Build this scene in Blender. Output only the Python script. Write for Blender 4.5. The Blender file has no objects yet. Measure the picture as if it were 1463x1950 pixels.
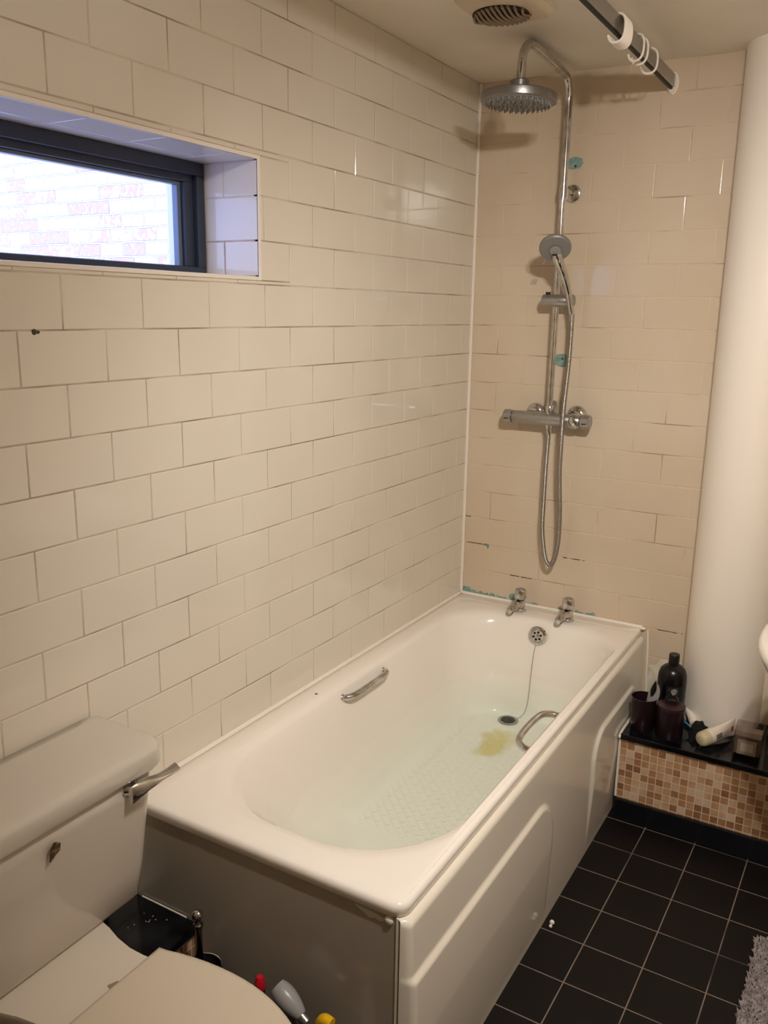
import bpy, bmesh, math, random
from mathutils import Vector, Matrix
random.seed(7)
D = bpy.data
scn = bpy.context.scene
C = scn.collection
PI = math.pi

# ------------------------------------------------------------------ camera
cam_d = D.cameras.new('camera'); cam = D.objects.new('camera', cam_d); C.objects.link(cam)
cam_d.sensor_fit = 'VERTICAL'; cam_d.sensor_height = 32.0
cam_d.lens = 1632.68 / 1950 * 32.0
cam_d.clip_start = 0.02
right = Vector((0.8605, 0.5092, 0.0166)); down = Vector((0.1306, -0.1891, -0.9732)); fwd = Vector((-0.4924, 0.8397, -0.2292))
m3 = Matrix((right, -down, -fwd)).transposed()
cam.matrix_world = Matrix.Translation((1.3472, -2.8976, 1.6149)) @ m3.to_4x4()
scn.camera = cam

# ------------------------------------------------------------------ world, exposure
w = D.worlds.new('world'); scn.world = w; w.use_nodes = True
bg = w.node_tree.nodes['Background']
bg.inputs[0].default_value = (0.42, 0.50, 1.0, 1); bg.inputs[1].default_value = 5.2
scn.view_settings.view_transform = 'Standard'; scn.view_settings.look = 'None'
scn.view_settings.gamma = 1.0; scn.view_settings.use_curve_mapping = False
scn.view_settings.exposure = 0.0
scn.cycles.use_denoising = True
scn.cycles.max_bounces = 10; scn.cycles.diffuse_bounces = 5; scn.cycles.glossy_bounces = 5
scn.cycles.transparent_max_bounces = 12
scn.cycles.sample_clamp_indirect = 6.0
scn.cycles.caustics_reflective = False; scn.cycles.caustics_refractive = False

# the two bulbs of the ceiling lamp
LAMP_COL = (1.0, 0.945, 0.87)
BULBS = [(1.265, -2.00, 2.255), (1.375, -2.00, 2.255)]
AIM = Vector((0.80, -0.45, 0.60)); SPOT_W = 268.0; GLOW_W = 30.0
for p in BULBS:
    ld = D.lights.new('bulb_beam', 'SPOT'); ld.energy = SPOT_W; ld.color = LAMP_COL; ld.shadow_soft_size = 0.016
    ld.spot_size = math.radians(119); ld.spot_blend = 1.0
    lo = D.objects.new('bulb_beam', ld); lo.location = p; C.objects.link(lo)
    lo.rotation_euler = (AIM - Vector((1.32, -2.0, 2.255))).to_track_quat('-Z', 'Y').to_euler()
    ld = D.lights.new('bulb_glow', 'POINT'); ld.energy = GLOW_W; ld.color = LAMP_COL; ld.shadow_soft_size = 0.016
    lo = D.objects.new('bulb_glow', ld); lo.location = p; C.objects.link(lo)

# ------------------------------------------------------------------ materials
def srgb(r, g, b):
    f = lambda c: (c/255/12.92) if c/255 <= 0.04045 else ((c/255+0.055)/1.055)**2.4
    return (f(r), f(g), f(b), 1)

def mat(name, col, rough=0.5, metal=0.0, coat=0.0, emit=None, estr=0, trans=0, ior=1.45, alpha=1, sheen=0):
    m = D.materials.new(name); m.use_nodes = True
    b = m.node_tree.nodes['Principled BSDF']
    b.inputs['Base Color'].default_value = col if len(col) == 4 else (*col, 1)
    b.inputs['Roughness'].default_value = rough; b.inputs['Metallic'].default_value = metal
    b.inputs['Coat Weight'].default_value = coat; b.inputs['Coat Roughness'].default_value = 0.05
    b.inputs['Transmission Weight'].default_value = trans; b.inputs['IOR'].default_value = ior
    b.inputs['Alpha'].default_value = alpha
    if sheen: b.inputs['Sheen Weight'].default_value = sheen
    if emit: b.inputs['Emission Color'].default_value = (*emit, 1); b.inputs['Emission Strength'].default_value = estr
    return m
def N(m, t, **k):
    n = m.node_tree.nodes.new(t)
    for a, b in k.items(): setattr(n, a, b)
    return n
def lk(m, a, b): m.node_tree.links.new(a, b)
def bsdf(m): return m.node_tree.nodes['Principled BSDF']
def coords(m, scale=(1, 1, 1), loc=(0, 0, 0), rot=(0, 0, 0)):
    g = N(m, 'ShaderNodeNewGeometry'); mp = N(m, 'ShaderNodeMapping')
    tc = N(m, 'ShaderNodeTexCoord')
    mp.inputs['Scale'].default_value = scale; mp.inputs['Location'].default_value = loc; mp.inputs['Rotation'].default_value = rot
    lk(m, tc.outputs['Object'], mp.inputs['Vector'])
    return mp.outputs[0]
def noise_color(m, c1, c2, scale=5, lo=0.4, hi=0.6, detail=4, vec=None, rough_to=None):
    v = vec or coords(m)
    n = N(m, 'ShaderNodeTexNoise'); n.inputs['Scale'].default_value = scale; n.inputs['Detail'].default_value = detail
    lk(m, v, n.inputs['Vector'])
    r = N(m, 'ShaderNodeValToRGB'); r.color_ramp.elements[0].position = lo; r.color_ramp.elements[1].position = hi
    r.color_ramp.elements[0].color = c1; r.color_ramp.elements[1].color = c2
    lk(m, n.outputs['Fac'], r.inputs[0]); lk(m, r.outputs[0], bsdf(m).inputs['Base Color'])
    return r
def noise_bump(m, scale=20, strength=0.1, dist=0.002, detail=3, vec=None):
    v = vec or coords(m)
    n = N(m, 'ShaderNodeTexNoise'); n.inputs['Scale'].default_value = scale; n.inputs['Detail'].default_value = detail
    lk(m, v, n.inputs['Vector'])
    b = N(m, 'ShaderNodeBump'); b.inputs['Strength'].default_value = strength; b.inputs['Distance'].default_value = dist
    lk(m, n.outputs['Fac'], b.inputs['Height']); lk(m, b.outputs[0], bsdf(m).inputs['Normal'])
    return b

M = {}
M['tile'] = mat('cream_tile_glaze', srgb(226, 218, 203), 0.07)
noise_color(M['tile'], srgb(214, 205, 191), srgb(220, 212, 199), 1.3, 0.35, 0.65)
noise_bump(M['tile'], 9, 0.10, 0.0025, 2)
M['tile2'] = mat('warm_tile_glaze', srgb(220, 203, 178), 0.13)
noise_color(M['tile2'], srgb(201, 183, 160), srgb(210, 194, 173), 2.0, 0.35, 0.65)
noise_bump(M['tile2'], 9, 0.10, 0.0025, 2)
M['grout'] = mat('grey_grout', srgb(176, 158, 142), 0.85)
noise_color(M['grout'], srgb(148, 130, 116), srgb(206, 190, 174), 5, 0.38, 0.58)
M['grout2'] = mat('warm_grout', srgb(190, 166, 138), 0.85)
noise_color(M['grout2'], srgb(150, 122, 98), srgb(214, 194, 168), 5, 0.34, 0.48)
M['trim'] = mat('white_trim_plastic', srgb(232, 222, 212), 0.3)
M['plaster'] = mat('cream_plaster', srgb(214, 198, 176), 0.7)
noise_color(M['plaster'], srgb(206, 190, 166), srgb(220, 205, 182), 3, 0.35, 0.65)
noise_bump(M['plaster'], 35, 0.15, 0.002)
M['ceiling'] = mat('ceiling_paint', srgb(196, 184, 162), 0.55)
noise_color(M['ceiling'], srgb(222, 214, 200), srgb(232, 225, 212), 2.2, 0.35, 0.65)
noise_bump(M['ceiling'], 12, 0.12, 0.003)
M['column'] = mat('satin_white_paint', srgb(238, 228, 216), 0.38)
noise_bump(M['column'], 14, 0.05, 0.002)
M['acrylic'] = mat('white_acrylic', srgb(242, 234, 224), 0.13, coat=0.3)
M['panel'] = mat('panel_acrylic', srgb(232, 224, 210), 0.16, coat=0.2)
noise_bump(M['panel'], 3, 0.12, 0.006, 1)
M['endpanel'] = mat('end_panel_acrylic', srgb(160, 150, 138), 0.16)  # grey brown board, darker than the side panel
M['ceramic'] = mat('white_ceramic', srgb(236, 228, 216), 0.12, coat=0.3)
M['pan'] = mat('pan_ceramic', srgb(214, 204, 190), 0.2)
M['cistern_ceramic'] = mat('grey_ceramic', srgb(202, 193, 182), 0.16, coat=0.2)  # cistern and its lid: one even tone, greyer than the bowl
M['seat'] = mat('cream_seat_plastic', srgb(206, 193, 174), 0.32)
M['chrome'] = mat('chrome', (0.62, 0.61, 0.60), 0.10, 1.0)
noise_color(M['chrome'], (0.50, 0.49, 0.48, 1), (0.68, 0.67, 0.66, 1), 30, 0.35, 0.6)
M['chrome_dull'] = mat('dull_limescaled_chrome', (0.42, 0.41, 0.40), 0.34, 0.9)
noise_color(M['chrome_dull'], (0.38, 0.37, 0.36, 1), (0.45, 0.44, 0.42, 1), 60, 0.3, 0.7)
M['head_metal'] = mat('worn_head_metal', (0.27, 0.26, 0.255), 0.32, 0.9)
M['rail'] = mat('brushed_rail_metal', (0.40, 0.38, 0.36), 0.35, 0.85)
M['dark'] = mat('dark_gap', (0.012, 0.011, 0.010), 0.6)
M['black_plastic'] = mat('black_plastic', (0.006, 0.0055, 0.006), 0.3)
M['white_plastic'] = mat('white_plastic', srgb(240, 230, 218), 0.35)
M['caulk'] = mat('white_caulk', srgb(236, 228, 216), 0.35)
M['frame'] = mat('dark_window_paint', srgb(48, 55, 68), 0.4)
M['teal'] = mat('teal_sealant', srgb(118, 150, 143), 0.6)
noise_color(M['teal'], srgb(108, 140, 136), srgb(132, 162, 154), 60, 0.4, 0.6)
M['reveal'] = mat('outer_render', srgb(225, 225, 222), 0.8)

# floor tiles
m = M['floor'] = mat('black_floor_tile', (0.02, 0.018, 0.017), 0.5); bsdf(m).inputs['Specular IOR Level'].default_value = 0.3
v = coords(m, loc=(0.0, 0.0, 0.0), rot=(0, 0, 0))
mp = v.node
mp.inputs['Location'].default_value = (-0.847 + 0.1545*10 + 0.0, 1.251 + 0.1535*10, 0)
mp.inputs['Rotation'].default_value = (0, 0, math.radians(0.6))
bt = N(m, 'ShaderNodeTexBrick'); bt.offset = 0.0; bt.squash = 1.0
bt.inputs['Scale'].default_value = 1; bt.inputs['Brick Width'].default_value = 0.1545; bt.inputs['Row Height'].default_value = 0.1535
bt.inputs['Mortar Size'].default_value = 0.0018; bt.inputs['Mortar Smooth'].default_value = 0.3; bt.inputs['Bias'].default_value = 0
bt.inputs['Color1'].default_value = srgb(14, 11, 11); bt.inputs['Color2'].default_value = srgb(18, 13, 13)
bt.inputs['Mortar'].default_value = srgb(150, 132, 116)
lk(m, v, bt.inputs['Vector'])
# worn grout: some joints are nearly black
nz = N(m, 'ShaderNodeTexNoise'); nz.inputs['Scale'].default_value = 3.5; lk(m, v, nz.inputs['Vector'])
rr = N(m, 'ShaderNodeValToRGB'); rr.color_ramp.elements[0].position = 0.36; rr.color_ramp.elements[1].position = 0.5
rr.color_ramp.elements[0].color = srgb(44, 37, 33); rr.color_ramp.elements[1].color = srgb(132, 117, 104)
lk(m, nz.outputs['Fac'], rr.inputs[0]); lk(m, rr.outputs[0], bt.inputs['Mortar'])
lk(m, bt.outputs['Color'], bsdf(m).inputs['Base Color'])
bm_ = N(m, 'ShaderNodeBump', invert=True); bm_.inputs['Strength'].default_value = 0.5; bm_.inputs['Distance'].default_value = 0.002
lk(m, bt.outputs['Fac'], bm_.inputs['Height']); lk(m, bm_.outputs[0], bsdf(m).inputs['Normal'])

# small mosaic
def mosaic_mat(name, swap):
    m = mat(name, (0.3, 0.2, 0.1), 0.35)
    tc = N(m, 'ShaderNodeTexCoord'); sp = N(m, 'ShaderNodeSeparateXYZ'); cb = N(m, 'ShaderNodeCombineXYZ')
    lk(m, tc.outputs['Object'], sp.inputs[0])
    lk(m, sp.outputs[1 if swap else 0], cb.inputs[0]); lk(m, sp.outputs[2], cb.inputs[1])
    mp = N(m, 'ShaderNodeMapping'); lk(m, cb.outputs[0], mp.inputs['Vector'])
    mp.inputs['Location'].default_value = (5*0.0245 if not swap else 300*0.0245, -0.0245*0.04, 0)
    bt = N(m, 'ShaderNodeTexBrick'); bt.offset = 0.0
    bt.inputs['Scale'].default_value = 1; bt.inputs['Brick Width'].default_value = 0.0245; bt.inputs['Row Height'].default_value = 0.0245
    bt.inputs['Mortar Size'].default_value = 0.0013; bt.inputs['Mortar Smooth'].default_value = 0.2
    bt.inputs['Color1'].default_value = (0, 0, 0, 1); bt.inputs['Color2'].default_value = (1, 1, 1, 1); bt.inputs['Mortar'].default_value = (0.5, 0.5, 0.5, 1)
    lk(m, mp.outputs[0], bt.inputs['Vector'])
    r = N(m, 'ShaderNodeValToRGB'); e = r.color_ramp.elements
    cs = [(0.0, srgb(132, 92, 66)), (0.25, srgb(158, 116, 84)), (0.48, srgb(170, 130, 96)), (0.66, srgb(184, 146, 112)), (0.82, srgb(196, 166, 136)), (1.0, srgb(204, 180, 158))]
    e[0].position = 0; e[0].color = cs[0][1]; e[1].position = 1; e[1].color = cs[-1][1]
    for p_, c_ in cs[1:-1]:
        q = e.new(p_); q.color = c_
    nz = N(m, 'ShaderNodeTexNoise'); nz.inputs['Scale'].default_value = 60; nz.inputs['Detail'].default_value = 4
    lk(m, tc.outputs['Object'], nz.inputs['Vector'])
    ma = N(m, 'ShaderNodeMath', operation='MULTIPLY_ADD'); ma.inputs[1].default_value = 0.5; ma.inputs[2].default_value = -0.25
    lk(m, nz.outputs['Fac'], ma.inputs[0])
    ad = N(m, 'ShaderNodeMath', operation='ADD'); lk(m, bt.outputs['Color'], ad.inputs[0]); lk(m, ma.outputs[0], ad.inputs[1])
    lk(m, ad.outputs[0], r.inputs[0])
    mx = N(m, 'ShaderNodeMix', data_type='RGBA'); lk(m, bt.outputs['Fac'], mx.inputs['Factor'])
    lk(m, r.outputs[0], mx.inputs['A']); mx.inputs['B'].default_value = srgb(222, 196, 162)
    lk(m, mx.outputs['Result'], bsdf(m).inputs['Base Color'])
    b = N(m, 'ShaderNodeBump', invert=True); b.inputs['Strength'].default_value = 0.6; b.inputs['Distance'].default_value = 0.0015
    lk(m, bt.outputs['Fac'], b.inputs['Height']); lk(m, b.outputs[0], bsdf(m).inputs['Normal'])
    return m
M['mosaic'] = mosaic_mat('stone_mosaic', False)
M['mosaic_side'] = mosaic_mat('stone_mosaic_side', True)

m = M['marble'] = mat('black_blue_marble', (0.01, 0.01, 0.015), 0.16)
noise_color(m, (0.002, 0.002, 0.003, 1), (0.012, 0.014, 0.018, 1), 14, 0.45, 0.75, 6)
m = M['skirt'] = mat('black_gloss_tile', (0.006, 0.006, 0.008), 0.15)

# water: thin clear surface, pale green tint, reflection by Fresnel
m = M['water'] = D.materials.new('bath_water'); m.use_nodes = True
nt = m.node_tree; nt.nodes.clear()
out = nt.nodes.new('ShaderNodeOutputMaterial'); mix = nt.nodes.new('ShaderNodeMixShader')
tr = nt.nodes.new('ShaderNodeBsdfTransparent'); tr.inputs[0].default_value = (1, 1, 1, 1)
gl = nt.nodes.new('ShaderNodeBsdfGlossy'); gl.inputs['Roughness'].default_value = 0.01
fr = nt.nodes.new('ShaderNodeFresnel'); fr.inputs[0].default_value = 1.33
nz = nt.nodes.new('ShaderNodeTexNoise'); nz.inputs['Scale'].default_value = 6
tc = nt.nodes.new('ShaderNodeTexCoord'); nt.links.new(tc.outputs['Object'], nz.inputs['Vector'])
bp = nt.nodes.new('ShaderNodeBump'); bp.inputs['Strength'].default_value = 0.03; bp.inputs['Distance'].default_value = 0.01
nt.links.new(nz.outputs['Fac'], bp.inputs['Height']); nt.links.new(bp.outputs[0], gl.inputs['Normal']); nt.links.new(bp.outputs[0], fr.inputs['Normal'])
ge = nt.nodes.new('ShaderNodeNewGeometry'); iv = nt.nodes.new('ShaderNodeMath'); iv.operation = 'SUBTRACT'; iv.inputs[0].default_value = 1.0
mu = nt.nodes.new('ShaderNodeMath'); mu.operation = 'MULTIPLY'
nt.links.new(ge.outputs['Backfacing'], iv.inputs[1]); nt.links.new(iv.outputs[0], mu.inputs[0]); nt.links.new(fr.outputs[0], mu.inputs[1])
nt.links.new(mu.outputs[0], mix.inputs[0]); nt.links.new(tr.outputs[0], mix.inputs[1]); nt.links.new(gl.outputs[0], mix.inputs[2])
nt.links.new(mix.outputs[0], out.inputs[0])
va = nt.nodes.new('ShaderNodeVolumeAbsorption'); va.inputs['Color'].default_value = (0.40, 0.90, 0.76, 1); va.inputs['Density'].default_value = 0.52
nt.links.new(va.outputs[0], out.inputs['Volume'])

def thin_glass(name, tint, ior=1.45):
    m = D.materials.new(name); m.use_nodes = True; nt = m.node_tree; nt.nodes.clear()
    out = nt.nodes.new('ShaderNodeOutputMaterial'); mix = nt.nodes.new('ShaderNodeMixShader')
    tr = nt.nodes.new('ShaderNodeBsdfTransparent'); tr.inputs[0].default_value = tint
    gl = nt.nodes.new('ShaderNodeBsdfGlossy'); gl.inputs['Roughness'].default_value = 0.02
    fr = nt.nodes.new('ShaderNodeFresnel'); fr.inputs[0].default_value = ior
    ge = nt.nodes.new('ShaderNodeNewGeometry'); iv = nt.nodes.new('ShaderNodeMath'); iv.operation = 'SUBTRACT'; iv.inputs[0].default_value = 1.0
    mu = nt.nodes.new('ShaderNodeMath'); mu.operation = 'MULTIPLY'
    nt.links.new(ge.outputs['Backfacing'], iv.inputs[1]); nt.links.new(iv.outputs[0], mu.inputs[0]); nt.links.new(fr.outputs[0], mu.inputs[1])
    nt.links.new(mu.outputs[0], mix.inputs[0]); nt.links.new(tr.outputs[0], mix.inputs[1]); nt.links.new(gl.outputs[0], mix.inputs[2])
    nt.links.new(mix.outputs[0], out.inputs[0]); return m
M['pane'] = thin_glass('window_glass', (0.93, 0.95, 0.96, 1))
M['clear'] = thin_glass('clear_plastic', (0.80, 0.80, 0.82, 1))
M['smoke'] = thin_glass('smoked_glass', (0.86, 0.83, 0.81, 1))

# bath inside: anti slip diamonds on the bottom and a yellow limescale stain
m = M['bathtub'] = mat('bath_acrylic', srgb(242, 234, 226), 0.12, coat=0.3)
tc = N(m, 'ShaderNodeTexCoord'); 
mp = N(m, 'ShaderNodeMapping'); mp.inputs['Rotation'].default_value = (0, 0, 0.785); lk(m, tc.outputs['Object'], mp.inputs['Vector'])
ck = N(m, 'ShaderNodeTexBrick'); ck.offset = 0.5; ck.inputs['Scale'].default_value = 1
ck.inputs['Brick Width'].default_value = 0.046; ck.inputs['Row Height'].default_value = 0.023; ck.inputs['Mortar Size'].default_value = 0.008; ck.inputs['Mortar Smooth'].default_value = 1.0
lk(m, mp.outputs[0], ck.inputs['Vector'])
sp = N(m, 'ShaderNodeSeparateXYZ'); lk(m, tc.outputs['Object'], sp.inputs[0])
def rng(sock, a, b, c, d):
    f = N(m, 'ShaderNodeMapRange', interpolation_type='SMOOTHSTEP'); lk(m, sock, f.inputs[0])
    f.inputs[1].default_value = a; f.inputs[2].default_value = b
    g = N(m, 'ShaderNodeMapRange', interpolation_type='SMOOTHSTEP'); lk(m, sock, g.inputs[0])
    g.inputs[1].default_value = d; g.inputs[2].default_value = c
    x = N(m, 'ShaderNodeMath', operation='MULTIPLY'); lk(m, f.outputs[0], x.inputs[0]); lk(m, g.outputs[0], x.inputs[1]); return x.outputs[0]
# object origin is the bath's own base at (0.35, -0.85, 0)
mx_ = rng(sp.outputs[0], -0.17, -0.15, 0.11, 0.13)
my_ = rng(sp.outputs[1], -0.22, -0.17, 0.44, 0.47)
mz_ = rng(sp.outputs[2], 0.0, 0.01, 0.205, 0.22)
mm = N(m, 'ShaderNodeMath', operation='MULTIPLY'); lk(m, mx_, mm.inputs[0]); lk(m, my_, mm.inputs[1])
mm1 = N(m, 'ShaderNodeMath', operation='MULTIPLY'); lk(m, mm.outputs[0], mm1.inputs[0]); lk(m, mz_, mm1.inputs[1])
mm2 = N(m, 'ShaderNodeMath', operation='MULTIPLY'); lk(m, mm1.outputs[0], mm2.inputs[0]); lk(m, ck.outputs['Fac'], mm2.inputs[1])
b = N(m, 'ShaderNodeBump'); b.inputs['Strength'].default_value = 0.8; b.inputs['Distance'].default_value = 0.0022
lk(m, mm2.outputs[0], b.inputs['Height']); lk(m, b.outputs[0], bsdf(m).inputs['Normal'])
ds = N(m, 'ShaderNodeMapping'); ds.inputs['Location'].default_value = (0.005*12, -0.435*5.5, -0.194*4); ds.inputs['Scale'].default_value = (12, 5.5, 4)
lk(m, tc.outputs['Object'], ds.inputs['Vector'])
nz = N(m, 'ShaderNodeTexNoise'); nz.inputs['Scale'].default_value = 14; nz.inputs['Detail'].default_value = 5; lk(m, tc.outputs['Object'], nz.inputs['Vector'])
ln = N(m, 'ShaderNodeVectorMath', operation='LENGTH'); lk(m, ds.outputs[0], ln.inputs[0])
a1 = N(m, 'ShaderNodeMath', operation='MULTIPLY_ADD'); a1.inputs[1].default_value = 1.2; lk(m, nz.outputs['Fac'], a1.inputs[0]); lk(m, ln.outputs['Value'], a1.inputs[2])
r = N(m, 'ShaderNodeValToRGB'); r.color_ramp.elements[0].position = 0.72; r.color_ramp.elements[1].position = 1.0
r.color_ramp.elements[0].color = srgb(222, 204, 150); r.color_ramp.elements[1].color = srgb(242, 234, 226)
a2 = N(m, 'ShaderNodeMath', operation='MULTIPLY'); a2.inputs[1].default_value = 0.72; lk(m, a1.outputs[0], a2.inputs[0])
lk(m, a2.outputs[0], r.inputs[0]); lk(m, r.outputs[0], bsdf(m).inputs['Base Color'])

# brick of the neighbouring house
m = M['brick'] = mat('pale_stock_brick', (0.5, 0.4, 0.35), 0.9)
tc = N(m, 'ShaderNodeTexCoord'); sp = N(m, 'ShaderNodeSeparateXYZ'); cb = N(m, 'ShaderNodeCombineXYZ')
lk(m, tc.outputs['Object'], sp.inputs[0]); lk(m, sp.outputs[0], cb.inputs[0]); lk(m, sp.outputs[2], cb.inputs[1])
bt = N(m, 'ShaderNodeTexBrick'); bt.inputs['Scale'].default_value = 1
bt.inputs['Brick Width'].default_value = 0.165; bt.inputs['Row Height'].default_value = 0.072; bt.inputs['Mortar Size'].default_value = 0.006; bt.inputs['Mortar Smooth'].default_value = 0.5
bt.inputs['Color1'].default_value = (0, 0, 0, 1); bt.inputs['Color2'].default_value = (1, 1, 1, 1); bt.inputs['Mortar'].default_value = (0, 0, 0, 1)
nz = N(m, 'ShaderNodeTexNoise'); nz.inputs['Scale'].default_value = 18; nz.inputs['Detail'].default_value = 3; lk(m, tc.outputs['Object'], nz.inputs['Vector'])
vm = N(m, 'ShaderNodeVectorMath', operation='MULTIPLY_ADD'); vm.inputs[1].default_value = (0.012, 0.012, 0); lk(m, nz.outputs['Color'], vm.inputs[0]); lk(m, cb.outputs[0], vm.inputs[2])
lk(m, vm.outputs[0], bt.inputs['Vector'])
n2 = N(m, 'ShaderNodeTexNoise'); n2.inputs['Scale'].default_value = 35; n2.inputs['Detail'].default_value = 6; lk(m, tc.outputs['Object'], n2.inputs['Vector'])
a1 = N(m, 'ShaderNodeMath', operation='MULTIPLY_ADD'); a1.inputs[1].default_value = 1.5; lk(m, n2.outputs['Fac'], a1.inputs[0]); lk(m, bt.outputs['Color'], a1.inputs[2])
r = N(m, 'ShaderNodeValToRGB'); e = r.color_ramp.elements
e[0].position = 0.30; e[0].color = srgb(236, 230, 208); e[1].position = 0.98; e[1].color = srgb(196, 182, 166)
q = e.new(0.62); q.color = srgb(232, 224, 200); q = e.new(0.75); q.color = srgb(210, 202, 180); q = e.new(0.84); q.color = srgb(212, 172, 152)
a2 = N(m, 'ShaderNodeMath', operation='MULTIPLY'); a2.inputs[1].default_value = 0.52; lk(m, a1.outputs[0], a2.inputs[0])
lk(m, a2.outputs[0], r.inputs[0])
mx = N(m, 'ShaderNodeMix', data_type='RGBA'); lk(m, bt.outputs['Fac'], mx.inputs['Factor']); lk(m, r.outputs[0], mx.inputs['A']); mx.inputs['B'].default_value = srgb(232, 228, 212)
lk(m, mx.outputs['Result'], bsdf(m).inputs['Base Color'])
ad = N(m, 'ShaderNodeMath', operation='MULTIPLY_ADD'); ad.inputs[1].default_value = -0.6; lk(m, bt.outputs['Fac'], ad.inputs[0]); lk(m, n2.outputs['Fac'], ad.inputs[2])
b = N(m, 'ShaderNodeBump'); b.inputs['Strength'].default_value = 1; b.inputs['Distance'].default_value = 0.02
lk(m, ad.outputs[0], b.inputs['Height']); lk(m, b.outputs[0], bsdf(m).inputs['Normal'])

# ------------------------------------------------------------------ helpers
def thing(name, label, cat, loc=(0, 0, 0), group=None):
    o = D.objects.new(name, None); o.location = loc; o.empty_display_size = 0.05; C.objects.link(o)
    o['label'] = label; o['category'] = cat
    if group: o['group'] = group
    return o
def root_loc(o):
    while o.parent: o = o.parent
    return Vector(o.location)
def obj(name, bm, mt, parent=None, smooth=True, bevel=0, origin=None, label=None, angle=40, subsurf=0, bseg=2):
    bmesh.ops.recalc_face_normals(bm, faces=bm.faces)
    me = D.meshes.new(name)
    off = root_loc(parent) if parent else Vector(origin if origin is not None else (0, 0, 0))
    bmesh.ops.translate(bm, verts=bm.verts, vec=-off)
    bm.to_mesh(me); bm.free()
    for x in (mt if isinstance(mt, (list, tuple)) else [mt]): me.materials.append(x)
    o = D.objects.new(name, me); C.objects.link(o)
    if parent: o.parent = parent
    else: o.location = off
    if smooth:
        me.shade_smooth()
        if angle < 180: me.set_sharp_from_angle(angle=math.radians(angle))
    if bevel:
        md = o.modifiers.new('bevel', 'BEVEL'); md.width = bevel; md.segments = bseg; md.limit_method = 'ANGLE'; md.angle_limit = math.radians(40)
        md.harden_normals = smooth
    if subsurf:
        md = o.modifiers.new('sub', 'SUBSURF'); md.levels = subsurf; md.render_levels = subsurf
    if label: o['label'] = label
    return o
def tag(o, label, cat, group=None):
    o['label'] = label; o['category'] = cat
    if group: o['group'] = group
    return o
def struct(o): o['kind'] = 'structure'; return o
def B(): return bmesh.new()
def box(bm, x0, x1, y0, y1, z0, z1, mi=0, skip=()):
    v = [bm.verts.new(p) for p in ((x0, y0, z0), (x1, y0, z0), (x1, y1, z0), (x0, y1, z0), (x0, y0, z1), (x1, y0, z1), (x1, y1, z1), (x0, y1, z1))]
    for k, f in (('b', (0, 3, 2, 1)), ('t', (4, 5, 6, 7)), ('f', (0, 1, 5, 4)), ('r', (1, 2, 6, 5)), ('k', (2, 3, 7, 6)), ('l', (3, 0, 4, 7))):
        if k in skip: continue
        fc = bm.faces.new([v[i] for i in f]); fc.material_index = mi
    return v
def loft(bm, rings, cap0=True, cap1=True, closed=True, mi=0):
    R = [[bm.verts.new(p) for p in r] for r in rings]
    n = len(R[0])
    for a, b in zip(R, R[1:]):
        for i in range(n if closed else n-1):
            j = (i+1) % n
            f = bm.faces.new((a[i], a[j], b[j], b[i])); f.material_index = mi
    if cap0: bm.faces.new(R[0][::-1]).material_index = mi
    if cap1: bm.faces.new(R[-1]).material_index = mi
    return R
def frame_of(axis):
    a = Vector(axis).normalized(); t = Vector((0, 0, 1)) if abs(a.z) < 0.9 else Vector((1, 0, 0))
    u = t.cross(a).normalized(); return a, u, a.cross(u)
def lathe(bm, prof, c=(0, 0, 0), axis=(0, 0, 1), seg=32, cap0=True, cap1=True, mi=0):
    a, u, v = frame_of(axis); c = Vector(c)
    loft(bm, [[c + a*h + (u*math.cos(2*PI*i/seg) + v*math.sin(2*PI*i/seg))*r for i in range(seg)] for r, h in prof], cap0, cap1, mi=mi)
def smooth_path(pts, n=8):
    P = [Vector(p) for p in pts]; P = [2*P[0]-P[1]] + P + [2*P[-1]-P[-2]]
    out = []
    for i in range(1, len(P)-2):
        for k in range(n):
            t = k/n
            out.append(0.5*((2*P[i]) + (-P[i-1]+P[i+1])*t + (2*P[i-1]-5*P[i]+4*P[i+1]-P[i+2])*t*t + (-P[i-1]+3*P[i]-3*P[i+1]+P[i+2])*t**3))
    out.append(P[-2]); return out
def resample(path, step):
    out = [path[0]]; acc = 0
    for a, b in zip(path, path[1:]):
        d = (b-a).length
        while acc + d >= step:
            t = (step-acc)/d; a = a.lerp(b, t); out.append(a); d = (b-a).length; acc = 0
        acc += d
    return out
def tube(bm, path, r, seg=12, rfun=None, caps=True, flat=None, mi=0):
    path = [Vector(p) for p in path]; n = len(path)
    t0 = (path[1]-path[0]).normalized(); _, u, v = frame_of(t0)
    rings = []
    for i, p in enumerate(path):
        t = (path[min(i+1, n-1)] - path[max(i-1, 0)]).normalized()
        u = (u - t*u.dot(t)).normalized(); v = t.cross(u)
        rr = r if rfun is None else rfun(i, i/(n-1))
        k = 1 if flat is None else flat
        rings.append([p + (u*math.cos(2*PI*j/seg)*k + v*math.sin(2*PI*j/seg))*rr for j in range(seg)])
    loft(bm, rings, caps, caps, mi=mi)
def rrect(x0, x1, y0, y1, r, z, n=8):
    out = []
    rs = r if isinstance(r, (list, tuple)) else (r,)*4   # corners: (x1,y1),(x0,y1),(x0,y0),(x1,y0)
    for (cx, cy, a0, q) in ((x1, y1, 0, rs[0]), (x0, y1, PI/2, rs[1]), (x0, y0, PI, rs[2]), (x1, y0, 1.5*PI, rs[3])):
        sx = -1 if cx == x1 else 1; sy = -1 if cy == y1 else 1
        for i in range(n+1):
            a = a0 + PI/2*i/n
            out.append((cx + sx*q + q*math.cos(a), cy + sy*q + q*math.sin(a), z))
    return out
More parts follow.
